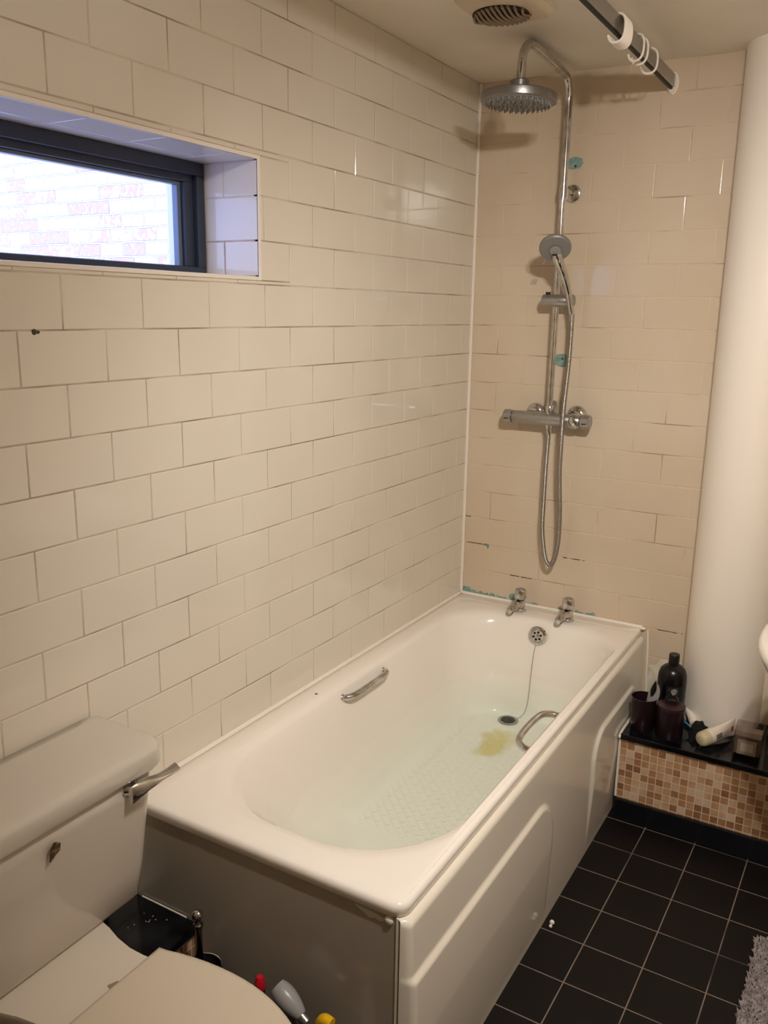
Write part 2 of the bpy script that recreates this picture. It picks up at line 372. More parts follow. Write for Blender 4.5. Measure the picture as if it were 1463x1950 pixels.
def sphere(bm, c, r, seg=16, sc=(1, 1, 1)):
    g = bmesh.ops.create_uvsphere(bm, u_segments=seg, v_segments=seg//2, radius=r)
    for v in g['verts']: v.co = Vector((v.co.x*sc[0], v.co.y*sc[1], v.co.z*sc[2])) + Vector(c)

# ------------------------------------------------------------------ geometry of the room (metres, floor z=0)
CEIL = 2.372; XR = 1.66; YB = -3.45
TH = 0.1015; Z0 = 0.655
HY0, HY1, HZ0, HZ1 = -2.45, -1.213, 1.688, 1.953     # window opening in the left wall

def subtract(rect, hole):
    a0, a1, b0, b1 = rect; h0, h1, g0, g1 = hole
    if a1 <= h0 or a0 >= h1 or b1 <= g0 or b0 >= g1: return [rect]
    out = []
    if b0 < g0: out.append((a0, a1, b0, g0))
    if b1 > g1: out.append((a0, a1, g1, b1))
    lo, hi = max(b0, g0), min(b1, g1)
    if a0 < h0: out.append((a0, h0, lo, hi))
    if a1 > h1: out.append((h1, a1, lo, hi))
    return [q for q in out if q[1]-q[0] > 0.004 and q[3]-q[2] > 0.004]
def put_tile(bm, rect, to3, mi, gap=0.0011, tilt=0.0016, bev=0.0022):
    a0, a1, b0, b1 = rect; a0 += gap; a1 -= gap; b0 += gap; b1 -= gap
    if a1-a0 < 0.004 or b1-b0 < 0.004: return
    ta, tb, hh = random.gauss(0, tilt), random.gauss(0, tilt), random.uniform(-0.00015, 0.00015)
    ca, cb_ = (a0+a1)/2, (b0+b1)/2
    k = min(1, (a1-a0)/0.012, (b1-b0)/0.012)
    rings = []
    for ins, n in ((0, -0.0022), (0.0003*k, -0.0011), (bev*0.45*k, -0.0003), (bev*k, 0.0)):
        rings.append([to3(a, b, n + hh + ta*(a-ca) + tb*(b-cb_)) for a, b in ((a0+ins, b0+ins), (a1-ins, b0+ins), (a1-ins, b1-ins), (a0+ins, b1-ins))])
    R = [[bm.verts.new(p) for p in r] for r in rings]
    for x, y in zip(R, R[1:]):
        for i in range(4):
            bm.faces.new((x[i], x[(i+1) % 4], y[(i+1) % 4], y[i])).material_index = mi
    bm.faces.new(R[-1]).material_index = mi

# ---- left wall
bm = B(); T = -0.0013; XO = -0.245
for (y0, y1, z0, z1) in ((YB, HY0, 0, CEIL), (HY1, 0.25, 0, CEIL), (HY0, HY1, 0, HZ0), (HY0, HY1, HZ1, CEIL)):
    box(bm, XO, T, y0, y1, z0, z1, 0)
to3 = lambda a, b, n: (n, -a, b)
WL = 0.2013
for k in range(-6, 17):
    zb = Z0 + k*TH; zt = min(zb+TH, CEIL)
    ph = 1.794 if k % 2 else 1.794 + WL/2
    j0 = ph - 20*WL
    while j0 < 3.4:
        a0, a1 = max(j0, 0.002), min(j0+WL, 3.4)
        if a1 > a0+0.004 and zt > 0:
            for q in subtract((a0, a1, max(zb, 0.0), zt), (-HY1-0.009, -HY0+0.009, HZ0-0.009, HZ1+0.009)): put_tile(bm, q, to3, 1)
        j0 += WL
# tiles lining the window reveal
XF = -0.165
for k in range(10, 13):
    zb, zt = max(Z0+k*TH, HZ0+0.001), min(Z0+(k+1)*TH, HZ1)
    cut = [XF, -0.105, 0] if k % 2 == 0 else [XF, 0]
    for c0, c1 in zip(cut, cut[1:]):
        put_tile(bm, (c0, c1-0.001, zb, zt), lambda a, b, n: (a, HY1-0.0005-n, b), 1, tilt=0.001)
y = HY1 - 0.09
while y > HY0:
    put_tile(bm, (XF+0.055, -0.001, max(y-WL, HY0), y), lambda a, b, n: (a, b, HZ1-0.0005-n), 1, tilt=0.0015)
    put_tile(bm, (XF, XF+0.055, max(y-WL, HY0), y), lambda a, b, n: (a, b, HZ1-0.0005-n), 1, tilt=0.0015)
    put_tile(bm, (XF, -0.001, max(y-WL, HY0), y), lambda a, b, n: (a, b, HZ0+0.0005+n), 1, tilt=0.001)
    y -= WL
for zz, s in ((HZ1-0.0005, -1), (HZ0+0.0005, 1)):
    put_tile(bm, (XF, -0.001, HY1-0.09, HY1-0.001), (lambda zz, s: lambda a, b, n: (a, b, zz+s*n))(zz, s), 1, tilt=0.001)
struct(obj('wall_left', bm, [M['grout'], M['tile']], smooth=False))
# chip in the grout of the left wall
bm = B(); sphere(bm, (0.0, -1.859, 1.566), 0.007, 12, (0.35, 0.8, 0.8)); sphere(bm, (0.0, -1.851, 1.5655), 0.0045, 10, (0.4, 1, 0.7))
tag(obj('wall_plug', bm, mat('rusty_brown', srgb(70, 56, 40), 0.8), origin=(0, -1.859, 1.566)), 'tiny rusty brown screw remnant in a grout line of the wall below the window', 'screw')

# plastic edge trim around the opening
bm = B(); e = 0.009
for (y0, y1, z0, z1) in ((HY1, HY1+e, HZ0-e, HZ1+e), (HY0-e, HY0, HZ0-e, HZ1+e), (HY0, HY1, HZ1, HZ1+e), (HY0, HY1, HZ0-e, HZ0)):
    box(bm, -0.012, 0.0012, y0, y1, z0, z1)
struct(obj('trim_1', bm, M['trim'], smooth=False, bevel=0.0012))

# ---- far wall, tiled up to the column and plastered beyond it
bm = B(); TX = 0.905
box(bm, -0.30, TX, 0.0013, 0.25, 0, CEIL, 0)
box(bm, TX, XR+0.2, 0.0, 0.25, 0, CEIL, 2)
to3 = lambda a, b, n: (a, -n, b)
WF = 0.2028
for k in range(-7, 17):
    zb = Z0 + k*TH; zt = min(zb+TH, CEIL)
    ph = 0.1079 if k % 2 == 0 else 0.1079 + WF/2
    j0 = ph - WF
    if k % 2: j0 -= WF
    while j0 < TX:
        a0, a1 = max(j0, 0.002), min(j0+WF, TX)
        if a1 > a0+0.004 and zt > 0: put_tile(bm, (a0, a1, max(zb, 0), zt), to3, 1, gap=0.0009)
        j0 += WF
struct(obj('wall_far', bm, [M['grout2'], M['tile2'], M['plaster']], smooth=False))
# silicone bead in the corner
bm = B(); tube(bm, [(0.004, -0.004, 0.55+i*0.02) for i in range(92)], 0.006, 8)
struct(obj('trim_2', bm, M['trim']))

# ---- other walls, ceiling, floor
bm = B(); box(bm, XR, XR+0.2, YB, 0.0, 0, CEIL); struct(obj('wall_right', bm, M['plaster'], smooth=False))
bm = B(); box(bm, -0.30, XR+0.2, YB-0.2, YB, 0, CEIL); struct(obj('wall_back', bm, M['plaster'], smooth=False))
bm = B(); box(bm, -0.30, XR+0.2, YB-0.2, 0.25, CEIL, CEIL+0.15); struct(obj('ceiling', bm, M['ceiling'], smooth=False))
bm = B(); box(bm, -0.30, XR+0.2, YB-0.2, 0.25, -0.1, 0); struct(obj('floor', bm, M['floor'], smooth=False))

# ---- boxed-in round column against the far wall
bm = B(); lathe(bm, [(0.127, 0.30), (0.127, CEIL)], (0.983, -0.02, 0), seg=64)
struct(obj('wall_column', bm, M['column']))

# ---- window
win = thing('window_1', 'x', 'x', (XF, HY1, HZ0)); del win['label']; del win['category']; struct(win)
bm = B()
def ring_frame(bm, x0, x1, y0, y1, z0, z1, wt, wb, wr, wl):
    box(bm, x0, x1, y0, y1, z1-wt, z1); box(bm, x0, x1, y0, y1, z0, z0+wb)
    box(bm, x0, x1, y1-wr, y1, z0+wb, z1-wt); box(bm, x0, x1, y0, y0+wl, z0+wb, z1-wt)
ring_frame(bm, XF-0.045, XF, HY0, HY1, HZ0, HZ1, 0.030, 0.022, 0.026, 0.03)
ring_frame(bm, XF-0.045, XF-0.014, HY0+0.02, HY1-0.026, HZ0+0.010, HZ1-0.024, 0.022, 0.014, 0.030, 0.03)
obj('window_frame', bm, M['frame'], win, smooth=False, bevel=0.0015)
bm = B(); ring_frame(bm, XF-0.043, XF-0.026, HY0+0.05, HY1-0.056, HZ0+0.016, HZ1-0.046, 0.008, 0.006, 0.012, 0.01)
obj('glazing_bead', bm, mat('blue_grey_bead', srgb(96, 108, 124), 0.35), win, smooth=False, bevel=0.001)
bm = B(); box(bm, XF-0.038, XF-0.034, HY0+0.05, HY1-0.056, HZ0+0.016, HZ1-0.046)
obj('glass', bm, M['pane'], win, smooth=False)
# white outer reveal beyond the frame
bm = B()
box(bm, XO-0.004, XF-0.045, HY1-0.045, HY1, HZ0, HZ1); box(bm, XO-0.02, XF-0.045, HY0, HY1-0.045, HZ0-0.01, HZ0+0.012)
struct(obj('trim_3', bm, M['reveal'], smooth=False, bevel=0.003))
# neighbouring brick wall
bm = B(); box(bm, -6.0, -0.55, 0.45, 0.70, 0.0, 3.6)
tag(obj('brick_wall', bm, M['brick'], smooth=False), 'bright pale and reddish brick wall seen through the window', 'brick wall')

# ------------------------------------------------------------------ bath
bath = thing('bathtub', 'white acrylic bathtub part filled with water along the tiled wall', 'bathtub', (0.35, -0.85, 0))
RZ = 0.55
N8 = 10
def ring(x0, x1, y0, y1, rf, rn, z): return rrect(x0, x1, y0, y1, (rf, rf, rn, rn), z, N8)
TUBIN = [(0.122, 0.632, -1.435, -0.172, 0.185, 0.22, 0.342), (0.140, 0.616, -1.350, -0.178, 0.17, 0.20, 0.28), (0.158, 0.596, -1.265, -0.183, 0.15, 0.18, 0.230), (0.178, 0.575, -1.200, -0.187, 0.12, 0.16, 0.203), (0.205, 0.552, -1.150, -0.194, 0.09, 0.13, 0.194)]
rings = [
    ring(0.010, 0.694, -1.694, -0.006, 0.010, 0.028, RZ-0.030),
    ring(0.004, 0.700, -1.700, -0.002, 0.010, 0.032, RZ-0.028),
    ring(0.003, 0.702, -1.702, -0.001, 0.010, 0.034, RZ-0.012),
    ring(0.005, 0.700, -1.700, -0.003, 0.010, 0.032, RZ-0.004),
    ring(0.010, 0.694, -1.694, -0.008, 0.012, 0.030, RZ),
    ring(0.050, 0.680, -1.668, -0.080, 0.10, 0.06, RZ+0.0006),
    ring(0.062, 0.682, -1.635, -0.104, 0.16, 0.20, RZ),
    ring(0.074, 0.675, -1.615, -0.118, 0.19, 0.25, RZ-0.004),
    ring(0.082, 0.668, -1.598, -0.128, 0.20, 0.255, RZ-0.016),
    ring(0.090, 0.660, -1.575, -0.138, 0.20, 0.25, RZ-0.045),
    ring(0.105, 0.648, -1.500, -0.156, 0.195, 0.24, RZ-0.12),
] + [ring(a, b, c, d, rf, rn, z) for a, b, c, d, rf, rn, z in TUBIN]
bm = B(); loft(bm, rings, False, True)
obj('tub', bm, M['bathtub'], bath, angle=180)
# faint ridge line on the outer rim
bm = B(); loft(bm, [[(0.688, -1.66, RZ-0.001), (0.690, -1.66, RZ+0.0016), (0.692, -1.66, RZ-0.001)], [(0.688, -0.03, RZ-0.001), (0.690, -0.03, RZ+0.0016), (0.692, -0.03, RZ-0.001)]], False, False, closed=False)
obj('rim_ridge', bm, M['acrylic'], bath)
# overflow rose and chain
ov = Vector((0.374, -0.143, 0.497)); od = Vector((0, -1, 0.16)).normalized()
bm = B(); lathe(bm, [(0.033, -0.002), (0.034, 0.003), (0.031, 0.007), (0.024, 0.0085), (0.022, 0.006), (0.0, 0.006)], ov, od, 32, cap1=False)
o = obj('overflow', bm, M['chrome'], bath, label='chrome overflow rose')
a, u_, v_ = frame_of(od)
bm = B()
for i in range(6):
    q = ov + a*0.0066 + (u_*math.cos(i*PI/3+0.3) + v_*math.sin(i*PI/3+0.3))*0.0135
    lathe(bm, [(0.0045, -0.001), (0.0045, 0.0008)], q, od, 12)
obj('overflow_holes', bm, M['dark'], o)
bm = B(); lathe(bm, [(0.006, -0.001), (0.006, 0.002), (0.003, 0.0035)], ov + a*0.006, od, 12)
obj('overflow_screw', bm, M['chrome'], o)
ch = smooth_path([ov + Vector((0, -0.008, -0.018)), (0.372, -0.168, 0.43), (0.371, -0.182, 0.34), (0.370, -0.190, 0.27), (0.364, -0.200, 0.225), (0.350, -0.215, 0.206), (0.342, -0.225, 0.202)], 12)
bm = B()
for p in resample(ch, 0.0042):
    bmesh.ops.create_icosphere(bm, subdivisions=1, radius=0.0019, matrix=Matrix.Translation(p))
obj('plug_chain', bm, M['chrome_dull'], bath)
dr = Vector((0.318, -0.242, 0.1945))
bm = B(); lathe(bm, [(0.036, 0.0), (0.036, 0.004), (0.030, 0.006), (0.024, 0.003)], dr, seg=32, cap1=False)
o = obj('drain', bm, M['chrome_dull'], bath)
bm = B(); lathe(bm, [(0.0255, 0.0), (0.0255, 0.0045)], dr, seg=24)
obj('drain_hole', bm, M['dark'], o)
# grips
def grip(sx, name):
    bm = B()
    x0, xi = (0.084, 0.112) if sx > 0 else (0.664, 0.618)
    y0, y1, z = -0.965, -0.735, 0.513
    pts = [(x0, y0, z), (x0+(xi-x0)*0.55, y0+0.006, z+0.004), (xi, y0+0.035, z+0.007), (xi+(xi-x0)*0.1, (y0+y1)/2, z+0.009), (xi, y1-0.035, z+0.007), (x0+(xi-x0)*0.55, y1-0.006, z+0.004), (x0, y1, z)]
    tube(bm, smooth_path(pts, 8), 0.0095, 12, flat=1.0)
    for yy in (y0, y1): sphere(bm, (x0, yy, z), 0.0125, 14, (0.7, 1, 1))
    return obj(name, bm, M['chrome'], bath)
grip(1, 'grip_handle'); grip(-1, 'grip_handle')
bm = B(); lathe(bm, [(0.0042, -0.001), (0.0042, 0.0005)], (0.050, -1.049, RZ+0.0005), seg=12)
obj('screw_hole', bm, M['dark'], bath)
# side panel with raised arches
def panel_x(y, z):
    # profile: slightly bulged, thicker towards the floor
    x = 0.712 + 0.010*math.sin(PI*min(max(z/0.52, 0), 1))*0.5 + 0.006*(1-z/0.52)
    def arch(y0, y1, ztop, r):
        # inside test of a rounded rectangle, returns signed distance
        cx, cz = (y0+y1)/2, ztop/2 - 0.15
        hx, hz = (y1-y0)/2, ztop/2 + 0.15
        dx, dz = abs(y-cx)-hx+r, abs(z-cz)-hz+r
        return math.hypot(max(dx, 0), max(dz, 0)) + min(max(dx, dz), 0) - r
    for (a, b, t, r) in ((-1.9, -0.93, 0.394, 0.10), (-0.575, -0.075, 0.392, 0.10)):
        d = arch(a, b, t, r)
        x += 0.009*min(max((0.004-d)/0.009, 0), 1)*min(1, max(0.0, (z-0.02)/0.22))
    if z > 0.505: x -= 0.010*((z-0.505)/0.014)**2
    return x
bm = B()
ys = []; y = -1.697
while y < -0.002:
    ys.append(y); y += 0.0065
ys.append(-0.002)
zs = [i*0.0045 for i in range(115)] + [0.519]
grid = [[bm.verts.new((panel_x(y, z) - (0.012*max(0, (-1.690-y)/0.007) if y < -1.690 else 0), y, z)) for z in zs] for y in ys]
for a, b in zip(grid, grid[1:]):
    for i in range(len(zs)-1): bm.faces.new((a[i], b[i], b[i+1], a[i+1]))
# return edges: near end and top lip
e1 = [bm.verts.new((0.694, -1.699, z)) for z in zs]
for i in range(len(zs)-1): bm.faces.new((e1[i], grid[0][i], grid[0][i+1], e1[i+1]))
e2 = [bm.verts.new((0.690, y, 0.519)) for y in ys]
for i in range(len(ys)-1): bm.faces.new((grid[i][-1], grid[i+1][-1], e2[i+1], e2[i]))
obj('side_panel', bm, M['panel'], bath, angle=60)
bm = B(); box(bm, 0.004, 0.690, -1.694, -1.688, 0.0, 0.521)
obj('end_panel', bm, M['endpanel'], bath, smooth=False, bevel=0.0015, label='plain grey brown end panel')
bm = B(); box(bm, 0.6835, 0.6905, -1.6965, -1.690, 0.0, 0.520)
obj('corner_strip', bm, M['panel'], bath, smooth=False, bevel=0.001)
bm = B(); lathe(bm, [(0.009, 0), (0.009, 0.002), (0.006, 0.0045), (0.0, 0.005)], (0.668, -1.694, 0.508), (0, -1, 0), 20, cap1=False)
obj('screw_cap', bm, M['white_plastic'], bath)
bm = B(); pts = [(0.590, 0.514), (0.640, 0.511), (0.664, 0.506), (0.650, 0.498), (0.636, 0.500), (0.625, 0.496), (0.612, 0.503), (0.598, 0.508)]
loft(bm, [[(a, yy, b) for a, b in pts] for yy in (-1.6938, -1.6946)])
obj('film_scrap', bm, mat('pale_film', srgb(196, 188, 172), 0.4), bath, smooth=False)
bm = B(); sphere(bm, (0.742, -0.93, 0.012), 0.007, 10, (1, 0.8, 1)); sphere(bm, (0.742, -0.94, 0.007), 0.005, 8)
obj('floor_clip', bm, M['white_plastic'], bath)
# water
bm = B(); WG = 0.0008
loft(bm, [rrect(a-WG, b+WG, c-WG, d+WG, (rf, rf, rn, rn), z-WG, N8) for a, b, c, d, rf, rn, z in TUBIN[::-1]])
o = obj('bath_water', bm, M['water'], smooth=False, origin=(0.35, -0.8, 0.33))
tag(o, 'still pale green bath water lying in the white bathtub', 'water')
# caulk round the bath
bm = B(); tube(bm, [(0.003, -1.70+0.02*i, RZ+0.003) for i in range(85)], 0.0065, 8); tube(bm, [(0.003+0.02*i, -0.003, RZ+0.003) for i in range(36)], 0.0065, 8)
sphere(bm, (0.705, -0.008, RZ+0.001), 0.010, 10, (1.2, 1, 0.6))
tube(bm, smooth_path([(0.722, -0.003, 0.545), (0.726, -0.002, 0.50), (0.729, -0.003, 0.44), (0.731, -0.002, 0.38), (0.736, -0.003, 0.305)], 6), 0.004, 8)
struct(obj('trim_4', bm, M['caulk']))
# filler smeared over the lowest tiles beside the bath
bm = B(); rnd = random.Random(21); F0 = []; F1 = []
for i in range(60):
    th = 2*PI*i/60
    px = 0.80 + 0.066*math.copysign(abs(math.cos(th))**0.6, math.cos(th)) + 0.006*math.sin(th*7) + rnd.uniform(-0.002, 0.002)
    pz = 0.372 + (0.068 if math.sin(th) > 0 else 0.074)*math.copysign(abs(math.sin(th))**0.6, math.sin(th)) + (0.010*math.sin(px*90) if math.sin(th) > 0 else 0)
    F0.append((px, -0.0002, max(pz, 0.302))); F1.append((0.80+(px-0.80)*0.94, -0.0022, max(0.372+(pz-0.372)*0.93, 0.302)))
bm.faces.new([bm.verts.new(p) for p in F1])
v1 = list(bm.verts); v0 = [bm.verts.new(p) for p in F0]
for i in range(60): bm.faces.new((v0[i], v0[(i+1) % 60], v1[(i+1) % 60], v1[i]))
M['filler'] = mat('grey_cream_filler', srgb(214, 204, 184), 0.6); noise_color(M['filler'], srgb(196, 186, 166), srgb(224, 214, 196), 18, 0.35, 0.65)
struct(obj('trim_6', bm, M['filler'], angle=30))
# broken dark grout in the lowest joints of the far wall
bm = B(); rnd = random.Random(17)
for x0, x1, z in ((0.742, 0.838, 0.5538), (0.79, 0.845, 0.452), (0.20, 0.30, 0.655), (0.40, 0.48, 0.7565), (0.005, 0.03, 0.8585), (0.02, 0.10, 0.7568)):
    x = x0
    while x < x1:
        l_ = rnd.uniform(0.004, 0.018)
        if rnd.random() < 0.62: tube(bm, [(x, 0.0006, z+rnd.uniform(-0.0006, 0.0006)), (min(x+l_, x1), 0.0006, z+rnd.uniform(-0.0006, 0.0006))], rnd.uniform(0.0008, 0.0016), 6)
        x += l_
struct(obj('trim_7', bm, mat('dark_grout_crack', srgb(74, 56, 44), 0.9)))
# torn teal sealant on the tiles above the bath
def ragged(bm, x0, x1, z0, hmax, seed, yy=-0.0005):
    rnd = random.Random(seed); x = x0
    while x < x1:
        wdt = rnd.uniform(0.005, 0.018); h = hmax*(0.25+0.75*rnd.random()**1.6)
        if rnd.random() < 0.88:
            c = (x+wdt/2, yy, z0+h/2)
            sphere(bm, c, 1, 8, (wdt*0.7, 0.0012, h/2+0.001))
        if rnd.random() < 0.6: sphere(bm, (x+wdt*rnd.random(), yy, z0+h*rnd.uniform(0.6, 1.1)), 1, 8, (wdt*0.25, 0.0011, 0.0025))
        x += wdt*0.62
bm = B(); ragged(bm, 0.006, 0.19, 0.556, 0.016, 3); ragged(bm, 0.005, 0.03, 0.556, 0.030, 4); ragged(bm, 0.235, 0.32, 0.556, 0.009, 6); ragged(bm, 0.395, 0.53, 0.556, 0.012, 8); ragged(bm, 0.50, 0.53, 0.556, 0.02, 9)
ragged(bm, 0.205, 0.209, 0.556, 0.03, 2)
struct(obj('trim_5', bm, M['teal']))
bm = B()
for (x, z, a, b) in ((0.098, 0.757, 0.010, 0.005), (0.106, 0.752, 0.004, 0.010), (0.088, 0.757, 0.008, 0.003)):
    sphere(bm, (x, -0.0003, z), 1, 10, (a, 0.0012, b))
tag(obj('sealant_crumb', bm, mat('grey_teal_sealant', srgb(120, 134, 128), 0.6), origin=(0.098, 0, 0.757)), 'small grey teal scrap of sealant in a wall joint above the left tap', 'sealant')

# taps
def tap(x, y, label):
    t = thing('bath_tap', label, 'tap', (x, y, RZ), 'bath pillar taps')
    K = 0.86
    bm = B(); lathe(bm, [(r_, h*K) for r_, h in [(0.024, 0), (0.025, 0.003), (0.022, 0.006), (0.020, 0.010), (0.019, 0.030), (0.020, 0.042), (0.016, 0.048)]], (x, y, RZ), seg=28)
    obj('body', bm, M['chrome'], t)
    bm = B()
    P = [((x, y+0.006, RZ+0.030), 0.017, 0.014), ((x-0.002, y-0.020, RZ+0.034), 0.016, 0.013), ((x-0.005, y-0.048, RZ+0.032), 0.0145, 0.011), ((x-0.008, y-0.072, RZ+0.026), 0.013, 0.010), ((x-0.009, y-0.080, RZ+0.018), 0.010, 0.008)]
    rr = []
    for (c, rx, rz) in P: rr.append([(c[0]+rx*math.cos(2*PI*i/20), c[1], RZ+(c[2]-RZ)*K+rz*math.sin(2*PI*i/20)) for i in range(20)])
    loft(bm, rr)
    o = obj('spout', bm, M['chrome'], t)
    bm = B(); lathe(bm, [(0.008, -0.009), (0.008, 0.002)], (x-0.008, y-0.068, RZ+0.0165), seg=16)
    obj('outlet', bm, M['dark'], o)
    bm = B()
    prof = [(0.017, 0.050), (0.0215, 0.054), (0.022, 0.062), (0.0215, 0.088), (0.019, 0.094), (0.0, 0.095)]
    seg = 40; rr = []
    for r_, h in prof:
        rr.append([(x + r_*(1+0.03*math.cos(8*2*PI*i/seg)*(1 if 0.06 < h < 0.09 else 0))*math.cos(2*PI*i/seg), y + r_*(1+0.03*math.cos(8*2*PI*i/seg)*(1 if 0.06 < h < 0.09 else 0))*math.sin(2*PI*i/seg), RZ+h*K) for i in range(seg)])
    loft(bm, rr, True, False)
    obj('knob', bm, M['chrome'], t)
    bm = B(); lathe(bm, [(0.012, 0.081), (0.012, 0.083)], (x, y, RZ), seg=20)
    obj('cap_disc', bm, M['chrome_dull'], t)
tap(0.272, -0.066, 'chrome bath tap nearest the left tiled wall')
tap(0.455, -0.072, 'chrome bath tap to the right, above and right of the overflow')

# ------------------------------------------------------------------ shower
SX, SY = 0.340, -0.062
sh = thing('shower_column', 'chrome overhead rain shower riser with thermostatic valve on the far tiled wall', 'shower', (SX, 0, 1.25))
VZ = 1.258; VY = -0.062
bm = B(); lathe(bm, [(0.019, 0.205-0.34), (0.0225, 0.21-0.34), (0.0225, 0.445-0.34), (0.019, 0.45-0.34)], (0.34, VY, VZ), (1, 0, 0), 32)
valve = obj('valve_body', bm, M['chrome_dull'], sh)
for nm, a, b in (('flow_knob', 0.185, 0.2035), ('temperature_knob', 0.452, 0.484)):
    bm = B(); a -= 0.34; b -= 0.34
    if nm == 'flow_knob': a -= 0.012
    lathe(bm, [(0.0205, a), (0.024, a+0.003), (0.0245, (a+b)/2), (0.024, b-0.002), (0.021, b)], (0.34, VY, VZ), (1, 0, 0), 32)
    o = obj(nm, bm, M['chrome_dull'], valve)
    bm = B(); box(bm, 0.34+(a+b)/2-0.008, 0.34+(a+b)/2+0.008, VY-0.0255, VY-0.022, VZ-0.007, VZ-0.004)
    obj('mark', bm, M['dark'], o, smooth=False)
bm = B(); lathe(bm, [(0.0235, 0.415-0.34), (0.026, 0.42-0.34), (0.026, 0.438-0.34), (0.0235, 0.443-0.34)], (0.34, VY, VZ), (1, 0, 0), 32)
obj('collar', bm, M['chrome'], valve)
for xx in (0.268, 0.418):
    bm = B(); lathe(bm, [(0.034, 0.0), (0.035, 0.006), (0.031, 0.014), (0.022, 0.018), (0.020, 0.045)], (xx, 0, VZ+0.012), (0, -1, 0), 32)
    obj('wall_flange', bm, M['chrome'], sh)
# lower riser, upper riser with arm
bm = B(); tube(bm, [(SX-0.002, SY, VZ+0.015), (SX-0.002, SY, 1.99)], 0.0105, 20)
obj('riser_pipe', bm, M['chrome'], sh)
bm = B(); lathe(bm, [(0.013, 0), (0.0145, 0.004), (0.0145, 0.026), (0.012, 0.03)], (SX-0.002, SY, VZ+0.018), seg=24)
obj('riser_nut', bm, M['chrome'], sh)
arm = [(SX, SY, 1.975), (SX, SY, 2.20), (SX, SY, 2.26), (SX, SY-0.006, 2.296), (SX, SY-0.026, 2.328), (SX, SY-0.060, 2.342), (SX, -0.25, 2.350), (SX, -0.375, 2.356), (SX-0.001, -0.422, 2.347), (SX-0.003, -0.450, 2.316), (SX-0.004, -0.455, 2.275), (SX-0.004, -0.455, 2.235)]
bm = B(); tube(bm, smooth_path(arm, 8), 0.0125, 20)
obj('arm_pipe', bm, M['chrome'], sh)
bm = B(); lathe(bm, [(0.027, 0), (0.027, 0.007), (0.022, 0.010)], (0.352, 0, 2.0), (0, -1, 0), 28); tube(bm, [(0.352, -0.008, 2.0), (0.350, -0.04, 2.0), (SX, SY, 1.998)], 0.009, 12); lathe(bm, [(0.0155, -0.015), (0.0155, 0.015)], (SX, SY, 1.995), seg=20)
obj('wall_bracket', bm, M['chrome'], sh)
# rain head
hc = Vector((SX-0.008, -0.455, 2.203))
ax = Vector((0.03, 0.02, 1)).normalized()
bm = B(); lathe(bm, [(0.101, -0.014), (0.107, -0.011), (0.108, 0.0), (0.1075, 0.008), (0.104, 0.011), (0.05, 0.015), (0.028, 0.017), (0.026, 0.019), (0.026, 0.044), (0.022, 0.047), (0.014, 0.048)], hc, ax, 56)
head = obj('rain_head', bm, M['head_metal'], sh)
bm = B(); lathe(bm, [(0.098, -0.0135), (0.098, -0.0150)], hc, ax, 48)
obj('spray_face', bm, mat('grey_spray_face', (0.27, 0.27, 0.26), 0.5), head)
bm = B(); a, u_, v_ = frame_of(ax)
for rr_, n in ((0.014, 6), (0.030, 12), (0.046, 18), (0.062, 24), (0.078, 30), (0.090, 34)):
    for i in range(n):
        t = 2*PI*i/n + rr_*40
        q = hc + a*-0.0148 + (u_*math.cos(t) + v_*math.sin(t))*rr_
        lathe(bm, [(0.0026, 0), (0.0022, -0.006), (0.0012, -0.0085)], q, ax, 6)
obj('spray_nozzles', bm, mat('rubber_nozzles', (0.22, 0.22, 0.21), 0.6), head)
# slider
ZS = 1.655
bm = B(); lathe(bm, [(0.016, -0.045), (0.020, -0.042), (0.0205, 0.0), (0.0205, 0.046), (0.018, 0.050)], (SX-0.002, SY-0.006, ZS), (1, 0, 0), 28)
sl = obj('slider', bm, M['chrome_dull'], sh)
bm = B(); lathe(bm, [(0.008, 0.0), (0.008, 0.010)], (SX-0.030, SY-0.004, ZS+0.018), seg=14)
obj('slider_button', bm, M['black_plastic'], sl)
bm = B(); lathe(bm, [(0.017, 0.050), (0.021, 0.053), (0.021, 0.060), (0.017, 0.064)], (SX-0.002, SY-0.006, ZS), (1, 0, 0), 24)
obj('slider_knob', bm, M['chrome_dull'], sl)
# thermostat drain elbow between the flanges
bm = B(); tube(bm, smooth_path([(0.330, -0.004, VZ+0.05), (0.340, -0.02, VZ+0.055), (0.350, -0.035, VZ+0.045), (0.352, -0.05, VZ+0.02)], 6), 0.006, 10)
obj('check_valve', bm, M['chrome_dull'], sh)

# handset
hs = thing('shower_handset', 'grey round hand shower resting in the slider of the riser', 'shower head', (0.385, -0.1, ZS))
hh = Vector((0.372, -0.195, 1.815)); hn = Vector((0.26, -0.66, -0.66)).normalized()
bm = B(); lathe(bm, [(0.012, -0.026), (0.030, -0.020), (0.044, -0.012), (0.050, -0.004), (0.050, 0.003), (0.046, 0.007), (0.0, 0.008)], hh, hn, 40, cap1=False)
o = obj('head', bm, mat('matt_grey_plate', (0.24, 0.23, 0.22), 0.45, 0.3), hs)
bm = B(); lathe(bm, [(0.018, 0.008), (0.017, 0.0105), (0.0, 0.011)], hh - Vector((0, 0, 0.004)), hn, 24, cap1=False)
obj('spray_dial', bm, mat('dial_grey', (0.28, 0.27, 0.26), 0.5), o)
a, u_, v_ = frame_of(hn)
bm = B(); tube(bm, [hh - v_*0.0 + Vector((-0.008, 0, -0.014)) + hn*0.012, hh + Vector((0.006, 0, -0.014)) + hn*0.012], 0.003, 8)
obj('dial_slot', bm, M['dark'], o)
bm = B(); tube(bm, [hh + Vector((-0.030, 0.0, -0.036)), hh + Vector((-0.036, -0.004, -0.052))], 0.004, 8)
obj('dial_lever', bm, mat('lever_grey', (0.2, 0.19, 0.18), 0.6), o)
